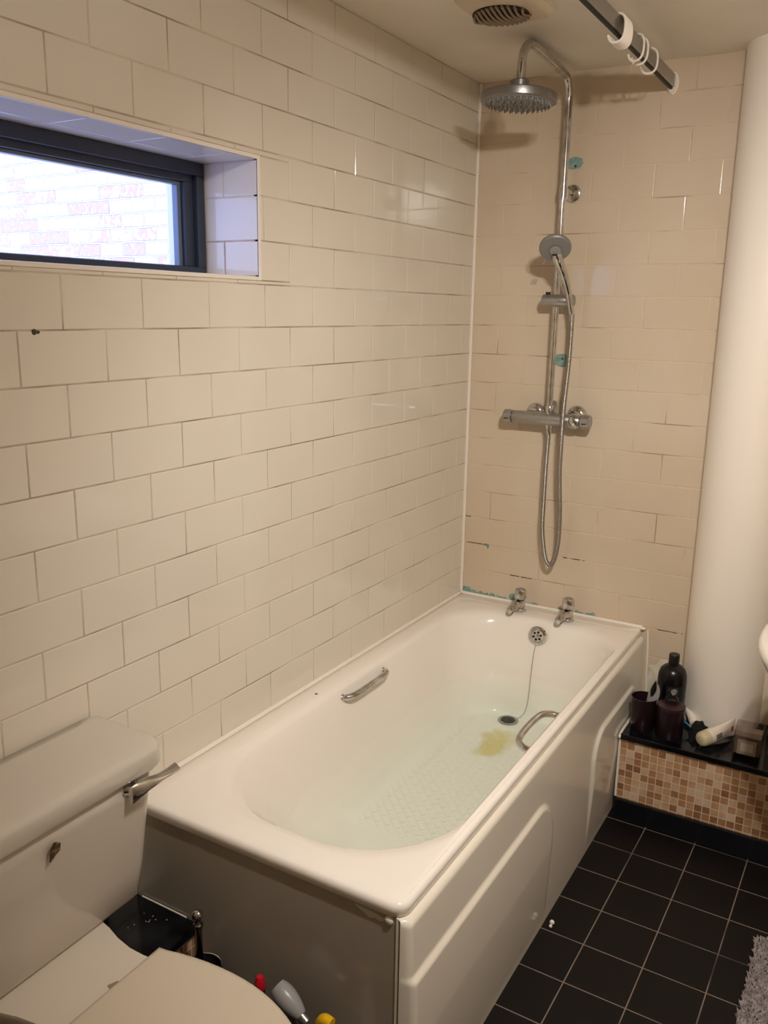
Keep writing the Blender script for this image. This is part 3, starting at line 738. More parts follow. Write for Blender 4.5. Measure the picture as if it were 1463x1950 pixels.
bm = B(); hp = smooth_path([hh + Vector((-0.002, 0.022, -0.004)), hh + Vector((0.002, 0.028, -0.035)), (0.381, -0.128, 1.735), (0.391, -0.096, 1.675), (0.400, -0.075, 1.610)], 8)
tube(bm, hp, 0.013, 16, rfun=lambda i, t: 0.021 - 0.0115*min(1, t*1.15))
o = obj('handle', bm, M['chrome'], hs)
bm = B(); tube(bm, [(p.x+0.007-0.003*i/20, p.y-0.0135+0.004*i/20, p.z) for i, p in enumerate(hp[8:-8])], 0.0022, 8)
obj('handle_groove', bm, M['dark'], o)
# hose
def hose():
    pts = [(0.400, -0.075, 1.612), (0.401, -0.074, 1.56), (0.400, -0.070, 1.45), (0.397, -0.066, 1.30), (0.394, -0.100, 1.20), (0.396, -0.085, 1.08), (0.400, -0.070, 0.95), (0.400, -0.062, 0.86), (0.396, -0.060, 0.80), (0.386, -0.060, 0.755), (0.372, -0.060, 0.738), (0.357, -0.060, 0.755), (0.346, -0.060, 0.80), (0.337, -0.060, 0.87), (0.336, -0.060, 0.95), (0.337, -0.062, 1.08), (0.339, -0.062, 1.17), (0.340, -0.062, 1.215)]
    pts[3] = (0.398, -0.092, 1.30); pts[2] = (0.401, -0.078, 1.45); pts[4] = (0.400, -0.100, 1.22)
    path = resample(smooth_path(pts, 14), 0.0016)
    bm = B(); tube(bm, path, 0.0075, 12, rfun=lambda i, t: (0.0064, 0.0083, 0.0083)[i % 3])
    return bm
M['hose'] = mat('shaded_hose_chrome', (0.36, 0.34, 0.31), 0.28, 1.0)  # chrome darkened to brown grey, the hose's shade put into its colour
t = thing('shower_hose', 'ribbed chrome shower hose hanging in a long loop below the valve', 'hose', (0.37, -0.06, 0.74))
obj('hose', hose(), M['hose'], t, angle=180)
bm = B(); lathe(bm, [(0.009, 0), (0.011, 0.004), (0.011, 0.022), (0.013, 0.024), (0.013, 0.034)], (0.340, -0.062, 1.205), seg=16)
obj('hose_nut', bm, M['chrome'], t)
bm = B(); lathe(bm, [(0.009, 0), (0.0095, 0.022)], (0.400, -0.0755, 1.590), seg=16)
obj('hose_cone', bm, M['chrome_dull'], t)
# teal plugs
def patch(x, z, pts, label, hx, hz):
    bm = B()
    f = [bm.verts.new((x+px*1.2, -0.0005, z+pz*1.15)) for px, pz in pts]; g = [bm.verts.new((x+px*1.12, -0.0022, z+pz*1.07)) for px, pz in pts]
    n = len(f)
    for i in range(n): bm.faces.new((f[i], f[(i+1) % n], g[(i+1) % n], g[i]))
    bm.faces.new(g)
    t = thing('wall_patch', label, 'sealant patch', (x, 0, z), 'teal sealant patches on the far wall')
    obj('patch', bm, M['teal'], t, smooth=False)
    bm = B(); lathe(bm, [(0.0035, -0.001), (0.0035, 0.0028)], (x+hx, 0, z+hz), (0, -1, 0), 12)
    obj('screw_hole', bm, M['dark'], t)
patch(0.352, 2.095, [(-0.024, -0.012), (-0.005, -0.016), (0.016, -0.013), (0.024, -0.002), (0.020, 0.010), (0.002, 0.017), (-0.014, 0.014), (-0.024, 0.004)], 'teal sealant patch on the far wall beside the shower pipe, above its wall bracket', 0.003, -0.010)
patch(0.350, 1.455, [(-0.022, -0.010), (-0.008, -0.017), (0.006, -0.019), (0.020, -0.012), (0.022, 0.014), (0.004, 0.020), (-0.016, 0.018), (-0.022, 0.010)], 'teal sealant patch on the far wall between the lower shower pipe and the hose', 0.002, 0.007)

# ------------------------------------------------------------------ curtain rail and rings
RX, RZ0, RZ1 = 0.648, 2.284, 2.326
rl = thing('curtain_rail', 'flat grey metal shower curtain rail running from the far wall under the ceiling', 'curtain rail', (RX, 0, 2.30))
bm = B(); box(bm, RX-0.007, RX+0.007, -2.6, -0.006, RZ0+0.005, RZ1)
obj('rail_bar', bm, M['rail'], rl, smooth=False, bevel=0.0015)
bm = B(); box(bm, RX-0.006, RX+0.002, -2.6, -0.006, RZ0, RZ0+0.006)
obj('rail_lip', bm, M['dark'], rl, smooth=False)
bm = B(); loft(bm, [[(RX+(q[0])*s, yy, 2.303+(q[1])*s) for q in [(0.017*math.cos(2*PI*i/24), 0.032*math.sin(2*PI*i/24)) for i in range(24)]] for yy, s in ((0, 1), (-0.006, 1), (-0.008, 0.9))])
loft(bm, [[(RX+q[0], yy, 2.303+q[1]) for q in [(0.013*math.cos(2*PI*i/24), 0.028*math.sin(2*PI*i/24)) for i in range(24)]] for yy in (-0.006, -0.016)])
obj('end_socket', bm, M['white_plastic'], rl)
def ring_obj():
    bm = B(); w_, h_ = 0.022, 0.0315
    pts = []
    for i in range(27):
        t = 1.95 - 2*PI*0.76*i/26      # from the upper left, over the rail, down and back up on the left
        cx, cz = math.cos(t), math.sin(t)
        pts.append((w_*(abs(cx)**0.75)*math.copysign(1, cx), 0, h_*(abs(cz)**0.8)*math.copysign(1, cz) - 0.006))
    tube(bm, smooth_path(pts, 2), 0.0031, 8)
    return bm
ys_ = [-0.560+0.0, -0.5685, -0.577, -0.5855, -0.594, -0.6025, -0.611, -0.6195, -0.438, -0.400, -0.300]
labs = ['white plastic curtain ring bunched with others on the rail']*8 + ['white open curtain ring alone on the rail, next after the bunch', 'white open curtain ring on the rail, middle one of the three loose rings', 'white open curtain ring on the rail nearest the far wall']
proto = obj('curtain_ring', ring_obj(), M['white_plastic'])
for i, (y, lb) in enumerate(zip(ys_, labs)):
    o = proto if i == 0 else proto.copy()
    if i: C.objects.link(o)
    o.location = (RX+0.001, y, 2.303)
    if i < 8: o.rotation_euler = (0, 0, math.radians(-8)); tag(o, lb, 'curtain ring', 'bunched white curtain rings')
    else: o.rotation_euler = (0, 0, math.radians([-14, -8, 8][i-8])); tag(o, lb, 'curtain ring', 'loose white curtain rings')

# extractor fan
fan = thing('extractor_fan', 'white plastic extractor fan with slatted round grille on the ceiling', 'fan', (0.385, -0.69, CEIL))
bm = B(); loft(bm, [rrect(0.285, 0.487, -0.80, -0.592, 0.02, CEIL, 6), rrect(0.285, 0.487, -0.80, -0.592, 0.02, CEIL-0.012, 6), rrect(0.298, 0.474, -0.787, -0.605, 0.02, CEIL-0.024, 6)])
obj('housing', bm, mat('cream_fan_plastic', srgb(206, 192, 168), 0.4), fan)
bm = B(); lathe(bm, [(0.072, 0.0), (0.072, -0.004)], (0.368, -0.685, CEIL-0.0235), seg=40)
o = obj('grille', bm, M['dark'], fan)
bm = B()
for i in range(11):
    x = 0.368 - 0.066 + i*0.0132; hw = math.sqrt(max(0.072**2 - (x-0.368)**2, 0))
    pa = smooth_path([(x+0.004, -0.685-hw, CEIL-0.028), (x-0.004, -0.685, CEIL-0.032), (x+0.004, -0.685+hw, CEIL-0.028)], 5)
    tube(bm, pa, 0.0035, 6, flat=1)
obj('slats', bm, mat('brown_grey_slats', srgb(150, 132, 112), 0.5), fan)

# ceiling lamp (carries the two bulbs)
lamp = thing('ceiling_lamp', 'small two bulb spotlight bar on the ceiling', 'lamp', (1.315, -2.0, CEIL))
bm = B(); box(bm, 1.14, 1.49, -2.02, -1.98, CEIL-0.018, CEIL); obj('base_bar', bm, M['chrome'], lamp, smooth=False, bevel=0.004)
for p in BULBS:
    bm = B(); lathe(bm, [(0.016, 0.030), (0.016, 0.100)], p, seg=16); obj('bulb_holder', bm, M['chrome'], lamp)
    bm = B(); sphere(bm, p, 0.0145, 20); o = obj('bulb', bm, mat('bulb_glow', (1, 1, 1), 0.3, emit=(1.0, 0.8, 0.6), estr=12), lamp)

# ------------------------------------------------------------------ toilet
tl = thing('toilet', 'white close coupled toilet with its lid down beside the end of the bath', 'toilet', (0.35, -2.05, 0))
CY = -2.045
def cring(xf, hw, z, rb=0.02, rf=0.05, bow=0.012, x0=0.006):
    pts = rrect(x0, xf, CY-hw, CY+hw, (rf, rb, rb, rf), z, 6)
    return [(x + bow*max(0, (x-x0)/(xf-x0))**3*(1-((y-CY)/hw)**2), y, zz) for x, y, zz in pts]
bm = B()
loft(bm, [cring(0.125, 0.220, 0.430, rf=0.035), cring(0.142, 0.234, 0.434, rf=0.035), cring(0.150, 0.241, 0.446, rf=0.035), cring(0.163, 0.244, 0.52, rf=0.035), cring(0.178, 0.245, 0.62, rf=0.035), cring(0.190, 0.246, 0.70, rf=0.035), cring(0.194, 0.246, 0.748, rf=0.035)])
obj('cistern', bm, M['cistern_ceramic'], tl, angle=180)
bm = B()
loft(bm, [cring(0.190, 0.245, 0.740, bow=0.016, rf=0.04), cring(0.203, 0.260, 0.741, bow=0.016, rf=0.04), cring(0.206, 0.264, 0.746, bow=0.016, rf=0.04), cring(0.206, 0.265, 0.774, bow=0.016, rf=0.04), cring(0.204, 0.263, 0.781, bow=0.016, rf=0.04), cring(0.198, 0.258, 0.786, bow=0.016, rf=0.04), cring(0.190, 0.250, 0.788, bow=0.015, rf=0.04), cring(0.15, 0.21, 0.789, bow=0.008, x0=0.03)])
obj('cistern_lid', bm, M['cistern_ceramic'], tl, angle=180)
# flush lever
LP = Vector((0.199, -1.872, 0.722))
lv = B(); lathe(lv, [(0.019, 0), (0.019, 0.004), (0.014, 0.010), (0.012, 0.016)], LP - Vector((0.006, 0, 0)), (1, 0, 0), 24)
lever = obj('flush_lever', lv, M['chrome'], tl)
bm = B()
P = [((0.212, -1.886, 0.716), 0.019, 0.006), ((0.217, -1.872, 0.722), 0.018, 0.006), ((0.222, -1.848, 0.728), 0.012, 0.005), ((0.227, -1.824, 0.730), 0.0085, 0.003), ((0.230, -1.800, 0.733), 0.0090, 0.0018), ((0.232, -1.782, 0.736), 0.0095, 0.0014)]
rr = []
for i, (c, hz, hx) in enumerate(P):
    tw = 0.0 if i < 2 else min(1.0, (i-1)/2.2)*1.0
    rr.append([(c[0]+hx*math.cos(2*PI*j/16)*math.cos(tw) - hz*math.sin(2*PI*j/16)*math.sin(tw), c[1], c[2]+hz*math.sin(2*PI*j/16)*math.cos(tw) + hx*math.cos(2*PI*j/16)*math.sin(tw)) for j in range(16)])
loft(bm, rr)
obj('lever_arm', bm, M['chrome'], lever)
# brown mark left by a torn sticker
bm = B(); fx = 0.2046
pts = [(-0.010, -0.018), (0.000, -0.010), (0.010, -0.004), (0.011, 0.010), (0.004, 0.016), (-0.003, 0.018), (-0.009, 0.008)]
bm.faces.new([bm.verts.new((0.2012+zz*0.14, -2.052+py, 0.694+zz)) for py, zz in pts]); 
ex = bmesh.ops.extrude_face_region(bm, geom=bm.faces[:])
bmesh.ops.translate(bm, verts=[g for g in ex['geom'] if isinstance(g, bmesh.types.BMVert)], vec=(0.0022, 0, 0))
tag_m = mat('brown_glue', srgb(92, 70, 34), 0.7); noise_color(tag_m, srgb(70, 52, 26), srgb(150, 128, 88), 120, 0.5, 0.72)
obj('glue_mark', bm, tag_m, tl, smooth=False, label='brown glue mark of a torn sticker')
# pan: platform, bowl, pedestal
def egg(xr, xf, hw, z, n=40, sq=1.0, cy=-2.062):
    xc = xr + (xf-xr)*0.44; out = []
    for i in range(n):
        t = 2*PI*i/n; c, s = math.cos(t), math.sin(t)
        L_ = (xf-xc) if c > 0 else (xc-xr)
        p_ = 1.0 if c > 0 else 0.72*sq
        out.append((xc + L_*math.copysign(abs(c)**p_, c), cy + hw*math.copysign(abs(s)**(1.0 if c > 0 else 0.62), s), z))
    return out
bm = B()
loft(bm, [egg(0.26, 0.50, 0.105, 0.0), egg(0.26, 0.49, 0.10, 0.03), egg(0.27, 0.47, 0.085, 0.14), egg(0.24, 0.56, 0.12, 0.26), egg(0.235, 0.66, 0.158, 0.36), egg(0.23, 0.68, 0.165, 0.40), egg(0.23, 0.68, 0.162, 0.415)])
obj('bowl', bm, M['ceramic'], tl, angle=180)
bm = B()
pl = []
for x, hw in ((0.006, 0.122), (0.10, 0.122), (0.145, 0.122), (0.165, 0.118), (0.20, 0.107), (0.24, 0.100), (0.275, 0.100), (0.33, 0.106)): pl.append((x, hw))
top = [(x, -2.033+hw, 0) for x, hw in pl] + [(x, -2.045-hw, 0) for x, hw in pl[::-1]]
loft(bm, [[(x, -2.04+(y+2.04)*k, z) for x, y, _ in top] for k, z in ((0.70, 0.33), (0.95, 0.40), (1.0, 0.424), (0.985, 0.4305))])
obj('pan_shelf', bm, M['pan'], tl, angle=50)
bm = B(); loft(bm, [egg(0.300, 0.700, 0.166, 0.418), egg(0.298, 0.702, 0.168, 0.421), egg(0.298, 0.702, 0.168, 0.432), egg(0.301, 0.699, 0.165, 0.435)])
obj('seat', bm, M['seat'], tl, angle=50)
def lidring(z, g):
    # straight rear edge, rounded front
    pts = []; xr = 0.305+g; hw = 0.166-g; cy = -2.065; xf = 0.715-g
    pts.append((xr, cy+0.142-g*0.5, z))
    n = 44; xc = 0.47
    for i in range(n+1):
        t = (PI*0.5 + 0.60) - (PI + 1.20)*i/n
        c, s = math.cos(t), math.sin(t)
        L_ = (xf-xc) if c > 0 else 0.30
        pts.append((xc + L_*c, cy + hw*s, z))
    pts = [p_ for p_ in pts if p_[0] >= xr]
    pts.append((xr, cy-0.142+g*0.5, z))
    return pts
bm = B(); loft(bm, [lidring(0.437, 0.002), lidring(0.440, 0), lidring(0.450, 0), lidring(0.4545, 0.003), lidring(0.456, 0.010)])
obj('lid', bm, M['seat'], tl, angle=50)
bm = B(); loft(bm, [[(0.276, -2.022, z), (0.298, -2.030, z), (0.302, -2.008, z), (0.284, -2.004, z)] for z in (0.4295, 0.4315)])
obj('stain_mark', bm, mat('brown_grey_stain', srgb(150, 132, 104), 0.6), tl, smooth=False, bevel=0.001)

# ------------------------------------------------------------------ ledges (boxed pipework)
def ledge_far():
    t = thing('tiled_ledge', 'low boxed ledge with black top and tan mosaic front along the far wall', 'ledge', (1.2, -0.16, 0))
    bm = B(); box(bm, 0.7355, XR, -0.315, 0.0, 0.0, 0.281); obj('mosaic_front', bm, M['mosaic'], t, smooth=False, bevel=0.001)
    bm = B(); box(bm, 0.7345, XR, -0.327, -0.001, 0.281, 0.300); obj('marble_top', bm, M['marble'], t, smooth=False, bevel=0.003)
    bm = B(); box(bm, 0.7345, XR, -0.331, -0.316, 0.0, 0.071); obj('skirting', bm, M['skirt'], t, smooth=False, bevel=0.002)
    bm = B(); tube(bm, smooth_path([(0.735, -0.318, 0.075), (0.735, -0.318, 0.18), (0.735, -0.319, 0.276), (0.735, -0.330, 0.292), (0.736, -0.30, 0.302), (0.736, -0.24, 0.302), (0.736, -0.05, 0.302)], 5), 0.0042, 8)
    obj('sealant_line', bm, M['caulk'], t)
ledge_far()
t = thing('tiled_ledge', 'low boxed ledge with black marble top behind the toilet along the left wall', 'ledge', (0.1, -2.4, 0))
bm = B(); box(bm, 0.002, 0.182, YB+0.002, -1.697, 0.0, 0.281); obj('mosaic_front', bm, M['mosaic_side'], t, smooth=False, bevel=0.001)
bm = B(); box(bm, 0.002, 0.192, YB+0.002, -1.697, 0.281, 0.300); top_l = obj('marble_top', bm, M['marble'], t, smooth=False, bevel=0.002)
bm = B(); tube(bm, [(0.02, -1.698, 0.301), (0.155, -1.698, 0.301)], 0.0016, 6); obj('sealant_line', bm, M['caulk'], t)
bm = B(); rnd = random.Random(11)
for i in range(9):
    q = Vector((0.095+rnd.uniform(-0.035, 0.03), -1.755+rnd.uniform(-0.035, 0.03), 0.3003)); a_ = rnd.uniform(0, PI)
    bm = B(); tube(bm, [q, q + Vector((math.cos(a_), math.sin(a_), 0))*rnd.uniform(0.001, 0.005)], 0.0007, 5)
    obj('paint_speck', bm, M['white_plastic'], t)

# toilet brush in its pot
t = thing('toilet_brush', 'chrome toilet brush with ball knob standing in a pot by the bath end panel', 'toilet brush', (0.240, -1.752, 0))
bm = B(); lathe(bm, [(0.044, 0), (0.044, 0.004), (0.0415, 0.012), (0.0415, 0.255)], (0.250, -1.752, 0), seg=32, cap1=False)
lathe(bm, [(0.0395, 0.255), (0.0395, 0.02)], (0.250, -1.752, 0), seg=32, cap0=False)
pot = obj('pot', bm, mat('dark_steel', (0.10, 0.09, 0.08), 0.3, 0.8), t)
bm = B(); tube(bm, [(0.250+0.0408*math.cos(2*PI*i/40), -1.752+0.0408*math.sin(2*PI*i/40), 0.255) for i in range(41)], 0.0022, 8, caps=False)
obj('pot_rim', bm, M['chrome'], pot)
bm = B(); lathe(bm, [(0.0085, 0.10), (0.0085, 0.345), (0.011, 0.350), (0.011, 0.356), (0.007, 0.360), (0.006, 0.366)], (0.239, -1.750, 0), seg=20)
obj('handle', bm, mat('dark_chrome', (0.22, 0.20, 0.18), 0.18, 1.0), t)
bm = B(); sphere(bm, (0.239, -1.750, 0.377), 0.0125, 20); obj('ball_knob', bm, M['chrome'], t)
bm = B(); lathe(bm, [(0.012, 0.05), (0.026, 0.07), (0.026, 0.12), (0.012, 0.14)], (0.239, -1.750, 0), seg=20); obj('bristles', bm, M['white_plastic'], t)

# cleaning bottles on the floor behind the toilet
t = thing('cleaner_bottle', 'slim black bottle with a red cap beside the toilet brush and the bath end panel', 'bottle', (0.404, -1.752, 0))
bm = B(); lathe(bm, [(0.026, 0), (0.028, 0.01), (0.028, 0.19), (0.020, 0.225), (0.0105, 0.245), (0.0105, 0.275)], (0.404, -1.752, 0), seg=24); obj('body', bm, M['black_plastic'], t)
bm = B(); lathe(bm, [(0.0105, 0.276), (0.0115, 0.279), (0.0105, 0.296), (0.0065, 0.305), (0.0, 0.306)], (0.404, -1.752, 0), seg=20, cap1=False); obj('cap', bm, mat('red_cap', srgb(190, 24, 40), 0.35), t)
sx, sy = 0.486, -1.760
t = thing('spray_bottle', 'clear trigger spray bottle with a grey head between the red capped and yellow capped bottles', 'bottle', (sx, sy, 0))
bm = B(); lathe(bm, [(0.027, 0), (0.030, 0.01), (0.030, 0.13), (0.024, 0.165), (0.012, 0.195), (0.012, 0.225)], (sx, sy, 0), seg=28); obj('body', bm, M['clear'], t)
gh = mat('grey_translucent_head', srgb(150, 148, 148), 0.3)
hd = Vector((0.70, -0.06, -0.38)).normalized(); hb = Vector((sx-0.040, sy+0.010, 0.300))
bm = B(); tube(bm, smooth_path([hb, hb+hd*0.02, hb+hd*0.045, hb+hd*0.072], 4), 0.018, 16, rfun=lambda i, tt: 0.022*(0.72+1.2*tt-1.45*tt*tt) + 0.001)
o = obj('trigger_head', bm, gh, t)
bm = B(); tube(bm, [hb+hd*0.066, hb+hd*0.088], 0.0095, 14); obj('nozzle', bm, M['chrome_dull'], o)
bm = B(); tube(bm, smooth_path([hb+hd*0.045+Vector((0.004, 0, -0.012)), hb+hd*0.05+Vector((0.010, 0, -0.035)), hb+hd*0.04+Vector((0.018, 0, -0.062))], 4), 0.0065, 10); obj('trigger', bm, gh, o)
bm = B(); tube(bm, [(sx, sy, 0.205), (sx-0.004, sy+0.004, 0.275)], 0.014, 14); obj('neck_collar', bm, mat('dark_grey_plastic', (0.06, 0.055, 0.055), 0.4), t)
t = thing('cleaner_bottle', 'white bottle with a yellow hooked nozzle cap at the bottom edge of the photo', 'bottle', (0.566, -1.765, 0))
bm = B(); lathe(bm, [(0.027, 0), (0.030, 0.01), (0.030, 0.17), (0.026, 0.215), (0.017, 0.24), (0.017, 0.262)], (0.566, -1.765, 0), seg=28); obj('body', bm, M['white_plastic'], t)
bm = B(); tube(bm, smooth_path([(0.562, -1.765, 0.255), (0.563, -1.765, 0.280), (0.572, -1.766, 0.296), (0.589, -1.767, 0.296)], 6), 0.012, 14, rfun=lambda i, tt: 0.014-0.003*tt); obj('cap', bm, mat('yellow_cap', srgb(226, 176, 16), 0.35), t)

# ------------------------------------------------------------------ things on the far ledge
LZ = 0.3005
maroon = mat('maroon_plastic', srgb(34, 18, 23), 0.3)
maroon2 = mat('maroon_lid', srgb(50, 26, 34), 0.3)
# tumbler with tubes
cx, cy = 0.785, -0.252
t = thing('tumbler', 'dark maroon bathroom tumbler at the left end of the far ledge', 'cup', (cx, cy, LZ))
bm = B(); lathe(bm, [(0.034, 0), (0.036, 0.003), (0.040, 0.105), (0.041, 0.112), (0.0385, 0.112), (0.0375, 0.105), (0.034, 0.006), (0, 0.006)], (cx, cy, LZ), seg=36, cap1=False)
tag(obj('cup', bm, maroon, t), '', ''); 
for k in ('label', 'category'): del t.children[0][k]
t = thing('toothpaste_tube', 'crumpled silver white tube with black tip standing in the maroon tumbler', 'tube', (cx+0.02, cy-0.01, LZ+0.01))
bm = B(); rr = []
for h, wx, wy in ((0.0, 0.010, 0.010), (0.03, 0.014, 0.012), (0.08, 0.017, 0.008), (0.115, 0.018, 0.004), (0.135, 0.014, 0.003), (0.150, 0.005, 0.002)):
    c = Vector((cx+0.010+h*0.16, cy-0.004+h*0.05, LZ+0.010+h))
    rr.append([(c.x+wx*math.cos(2*PI*i/14)+0.001*math.sin(h*300+i), c.y+wy*math.sin(2*PI*i/14), c.z) for i in range(14)])
loft(bm, rr); obj('body', bm, mat('silver_foil', srgb(176, 172, 170), 0.35, 0.4), t)
bm = B(); rr = []
for h, wx in ((0.115, 0.004), (0.135, 0.009), (0.150, 0.007), (0.168, 0.001)):
    c = Vector((cx+0.006+h*0.16, cy-0.010, LZ+0.010+h)); rr.append([(c.x+wx*math.cos(2*PI*i/10), c.y+0.0025*math.sin(2*PI*i/10), c.z) for i in range(10)])
loft(bm, rr); obj('tip', bm, M['black_plastic'], t)
# soap dispenser
dx, dy = 0.872, -0.258
t = thing('soap_dispenser', 'maroon soap dispenser with clear knob in front of the big black bottle', 'dispenser', (dx, dy, LZ))
bm = B(); lathe(bm, [(0.040, 0), (0.042, 0.003), (0.043, 0.098)], (dx, dy, LZ), seg=36); obj('body', bm, maroon, t)
bm = B(); lathe(bm, [(0.0435, 0.098), (0.044, 0.101), (0.043, 0.108), (0.030, 0.112), (0.018, 0.113)], (dx, dy, LZ), seg=36); obj('lid', bm, maroon2, t)
bm = B(); lathe(bm, [(0.018, 0.113), (0.021, 0.118), (0.020, 0.130), (0.013, 0.137), (0.011, 0.147), (0.015, 0.153), (0.014, 0.160), (0.006, 0.164)], (dx, dy, LZ), seg=24); obj('pump', bm, M['clear'], t)
# big black bottle
bx, by = 0.846, -0.148
t = thing('shampoo_bottle', 'large black bottle with a small black cap, tallest thing on the far ledge', 'bottle', (bx, by, LZ))
blk = mat('black_gloss_bottle', (0.004, 0.003, 0.003), 0.25)
bm = B(); lathe(bm, [(0.043, 0), (0.046, 0.004), (0.046, 0.150), (0.0445, 0.168), (0.039, 0.184), (0.028, 0.195), (0.016, 0.200), (0.014, 0.203)], (bx, by, LZ), seg=40); obj('body', bm, blk, t)
bm = B(); lathe(bm, [(0.0165, 0.200), (0.017, 0.202), (0.017, 0.234), (0.0155, 0.236)], (bx, by, LZ), seg=28); obj('cap', bm, M['black_plastic'], t)
def arc_label(a0, a1, z0, z1, r, mt, nm, par):
    bm = B(); n = 10; A = []; Bv = []
    for i in range(n+1):
        a = a0+(a1-a0)*i/n
        A.append(bm.verts.new((bx+r*math.cos(a), by+r*math.sin(a), LZ+z0))); Bv.append(bm.verts.new((bx+r*math.cos(a), by+r*math.sin(a), LZ+z1)))
    for i in range(n): bm.faces.new((A[i], A[i+1], Bv[i+1], Bv[i]))
    return obj(nm, bm, mt, par)
arc_label(-1.75, -0.35, 0.02, 0.140, 0.0465, mat('dark_label', (0.010, 0.009, 0.009), 0.4), 'label_panel', t)
# pale round emblem with a dark curl on the label
bm = B(); lp = []
a0 = -1.20
for i in range(20):
    th = 2*PI*i/20; q = 0.0085*(1+0.12*math.sin(3*th)); aa = a0 + q*math.cos(th)/0.047
    lp.append(bm.verts.new((bx+0.0469*math.cos(aa), by+0.0469*math.sin(aa), LZ+0.122+0.0105*math.sin(th)*(1+0.1*math.sin(2*th)))))
bm.faces.new(lp); obj('emblem', bm, mat('pale_emblem', srgb(196, 190, 186), 0.5), t)
bm = B(); pth = []
for i in range(14):
    th = -0.6 + 4.6*i/13; q = 0.0045 - 0.0001*i; aa = a0 + q*math.cos(th)/0.047
    pth.append((bx+0.0472*math.cos(aa), by+0.0472*math.sin(aa), LZ+0.123+0.0050*math.sin(th)))
tube(bm, pth, 0.0008, 5); obj('emblem_curl', bm, M['dark'], t)
# white tube leaning at the back
t = thing('white_tube', 'slim white tube lying behind the big black bottle against the column', 'tube', (0.90, -0.12, LZ))
bm = B(); pa, pb = Vector((0.872, -0.050, 0.352)), Vector((0.930, -0.160, 0.316))
d_ = (pb-pa).normalized(); tube(bm, [pa, pa.lerp(pb, 0.3), pa.lerp(pb, 0.9), pb], 0.0135, 16, rfun=lambda i, tt: 0.0135)
obj('body', bm, M['white_plastic'], t)
bm = B(); tube(bm, [pb, pb + d_*0.006], 0.0105, 16); obj('cap', bm, mat('beige_cap', srgb(206, 190, 160), 0.4), t)
# blue toothbrush
t = thing('toothbrush', 'thin blue toothbrush lying behind the maroon dispenser', 'toothbrush', (0.91, -0.19, LZ))
bm = B(); tube(bm, smooth_path([(0.880, -0.190, LZ+0.050), (0.905, -0.200, LZ+0.036), (0.930, -0.205, LZ+0.022), (0.96, -0.20, LZ+0.007)], 6), 0.0032, 8); obj('handle', bm, mat('blue_plastic', srgb(48, 120, 150), 0.3), t)
# black cloth pouch
t = None
bm = B(); n1, n2 = 26, 14; rnd = random.Random(5)
def hgt(a, b):
    return 0.050*(1-abs(2*b-1)**2.5)*(1-abs(2*a-1)**2.2)*(1.0-0.45*a) + 0.006*math.sin(a*17+b*5)*math.sin(b*9+2)*(1-abs(2*b-1))
G = [[bm.verts.new((0.926+0.048*i/n1 + 0.004*math.sin(j*0.7), -0.262+0.130*j/n2 + 0.006*math.sin(i*0.6), LZ+0.001+max(hgt(i/n1, j/n2), 0.0005))) for j in range(n2+1)] for i in range(n1+1)]
for i in range(n1):
    for j in range(n2): bm.faces.new((G[i][j], G[i+1][j], G[i+1][j+1], G[i][j+1]))
bmesh.ops.triangulate(bm, faces=bm.faces)
ed = [e for e in bm.edges if e.is_boundary]
g = bmesh.ops.extrude_edge_only(bm, edges=ed)
for v in g['geom']:
    if isinstance(v, bmesh.types.BMVert): v.co.z = LZ
bf = bmesh.ops.holes_fill(bm, edges=[e for e in bm.edges if e.is_boundary], sides=0)
tag(obj('wash_cloth', bm, mat('black_cloth', (0.002, 0.002, 0.002), 0.95), origin=(0.98, -0.2, LZ), angle=180), 'crumpled black cloth on the far ledge beside the lying cream tube', 'cloth')
# lying tube with beige cap
t = thing('cream_tube', 'white cream tube with beige cap lying between the black cloth and the candle glass', 'tube', (1.02, -0.25, LZ))
p0 = Vector((0.972, -0.284, LZ+0.0255)); dr_ = Vector((0.072, 0.110, 0.012)); ln_ = 0.135; dr_.normalize()
up = Vector((0, 0, 1)); sd = dr_.cross(up).normalized(); up2 = sd.cross(dr_)
def tr(s_, hv, hh_): 
    c = p0 + dr_*s_
    return [c + up2*hv*math.sin(2*PI*i/24) + sd*hh_*math.cos(2*PI*i/24) for i in range(24)]
bm = B(); loft(bm, [tr(0.030, 0.024, 0.024), tr(0.040, 0.0245, 0.0245), tr(0.08, 0.026, 0.018), tr(0.12, 0.029, 0.008), tr(0.142, 0.031, 0.002), tr(0.150, 0.031, 0.0015)])
body = obj('body', bm, mat('tube_white', srgb(226, 214, 200), 0.35), t)
bm = B(); loft(bm, [tr(-0.002, 0.014, 0.014), tr(0.001, 0.020, 0.020), tr(0.008, 0.0235, 0.0235), tr(0.029, 0.0245, 0.0245)])
obj('cap', bm, mat('beige_screw_cap', srgb(196, 184, 150), 0.4), t)
def tub_strip(s0, s1, a0, a1, mt, nm):
    bm = B(); rows = []
    def sec(s_):
        ks = ((0.03, 0.024, 0.024), (0.04, 0.0245, 0.0245), (0.08, 0.026, 0.018), (0.12, 0.029, 0.008), (0.142, 0.031, 0.002))
        for (a, h1, w1), (b, h2, w2) in zip(ks, ks[1:]):
            if a <= s_ <= b: k = (s_-a)/(b-a); return h1+(h2-h1)*k, w1+(w2-w1)*k
        return ks[-1][1:]
    for i in range(9):
        s_ = s0+(s1-s0)*i/8; hv, hh_ = sec(s_)
        rows.append([bm.verts.new(p0+dr_*s_ + up2*(hv+0.0006)*math.sin(a0+(a1-a0)*j/6) + sd*(hh_+0.0006)*math.cos(a0+(a1-a0)*j/6)) for j in range(7)])
    for r1, r2 in zip(rows, rows[1:]):
        for j in range(6): bm.faces.new((r1[j], r1[j+1], r2[j+1], r2[j]))
    obj(nm, bm, mt, body)
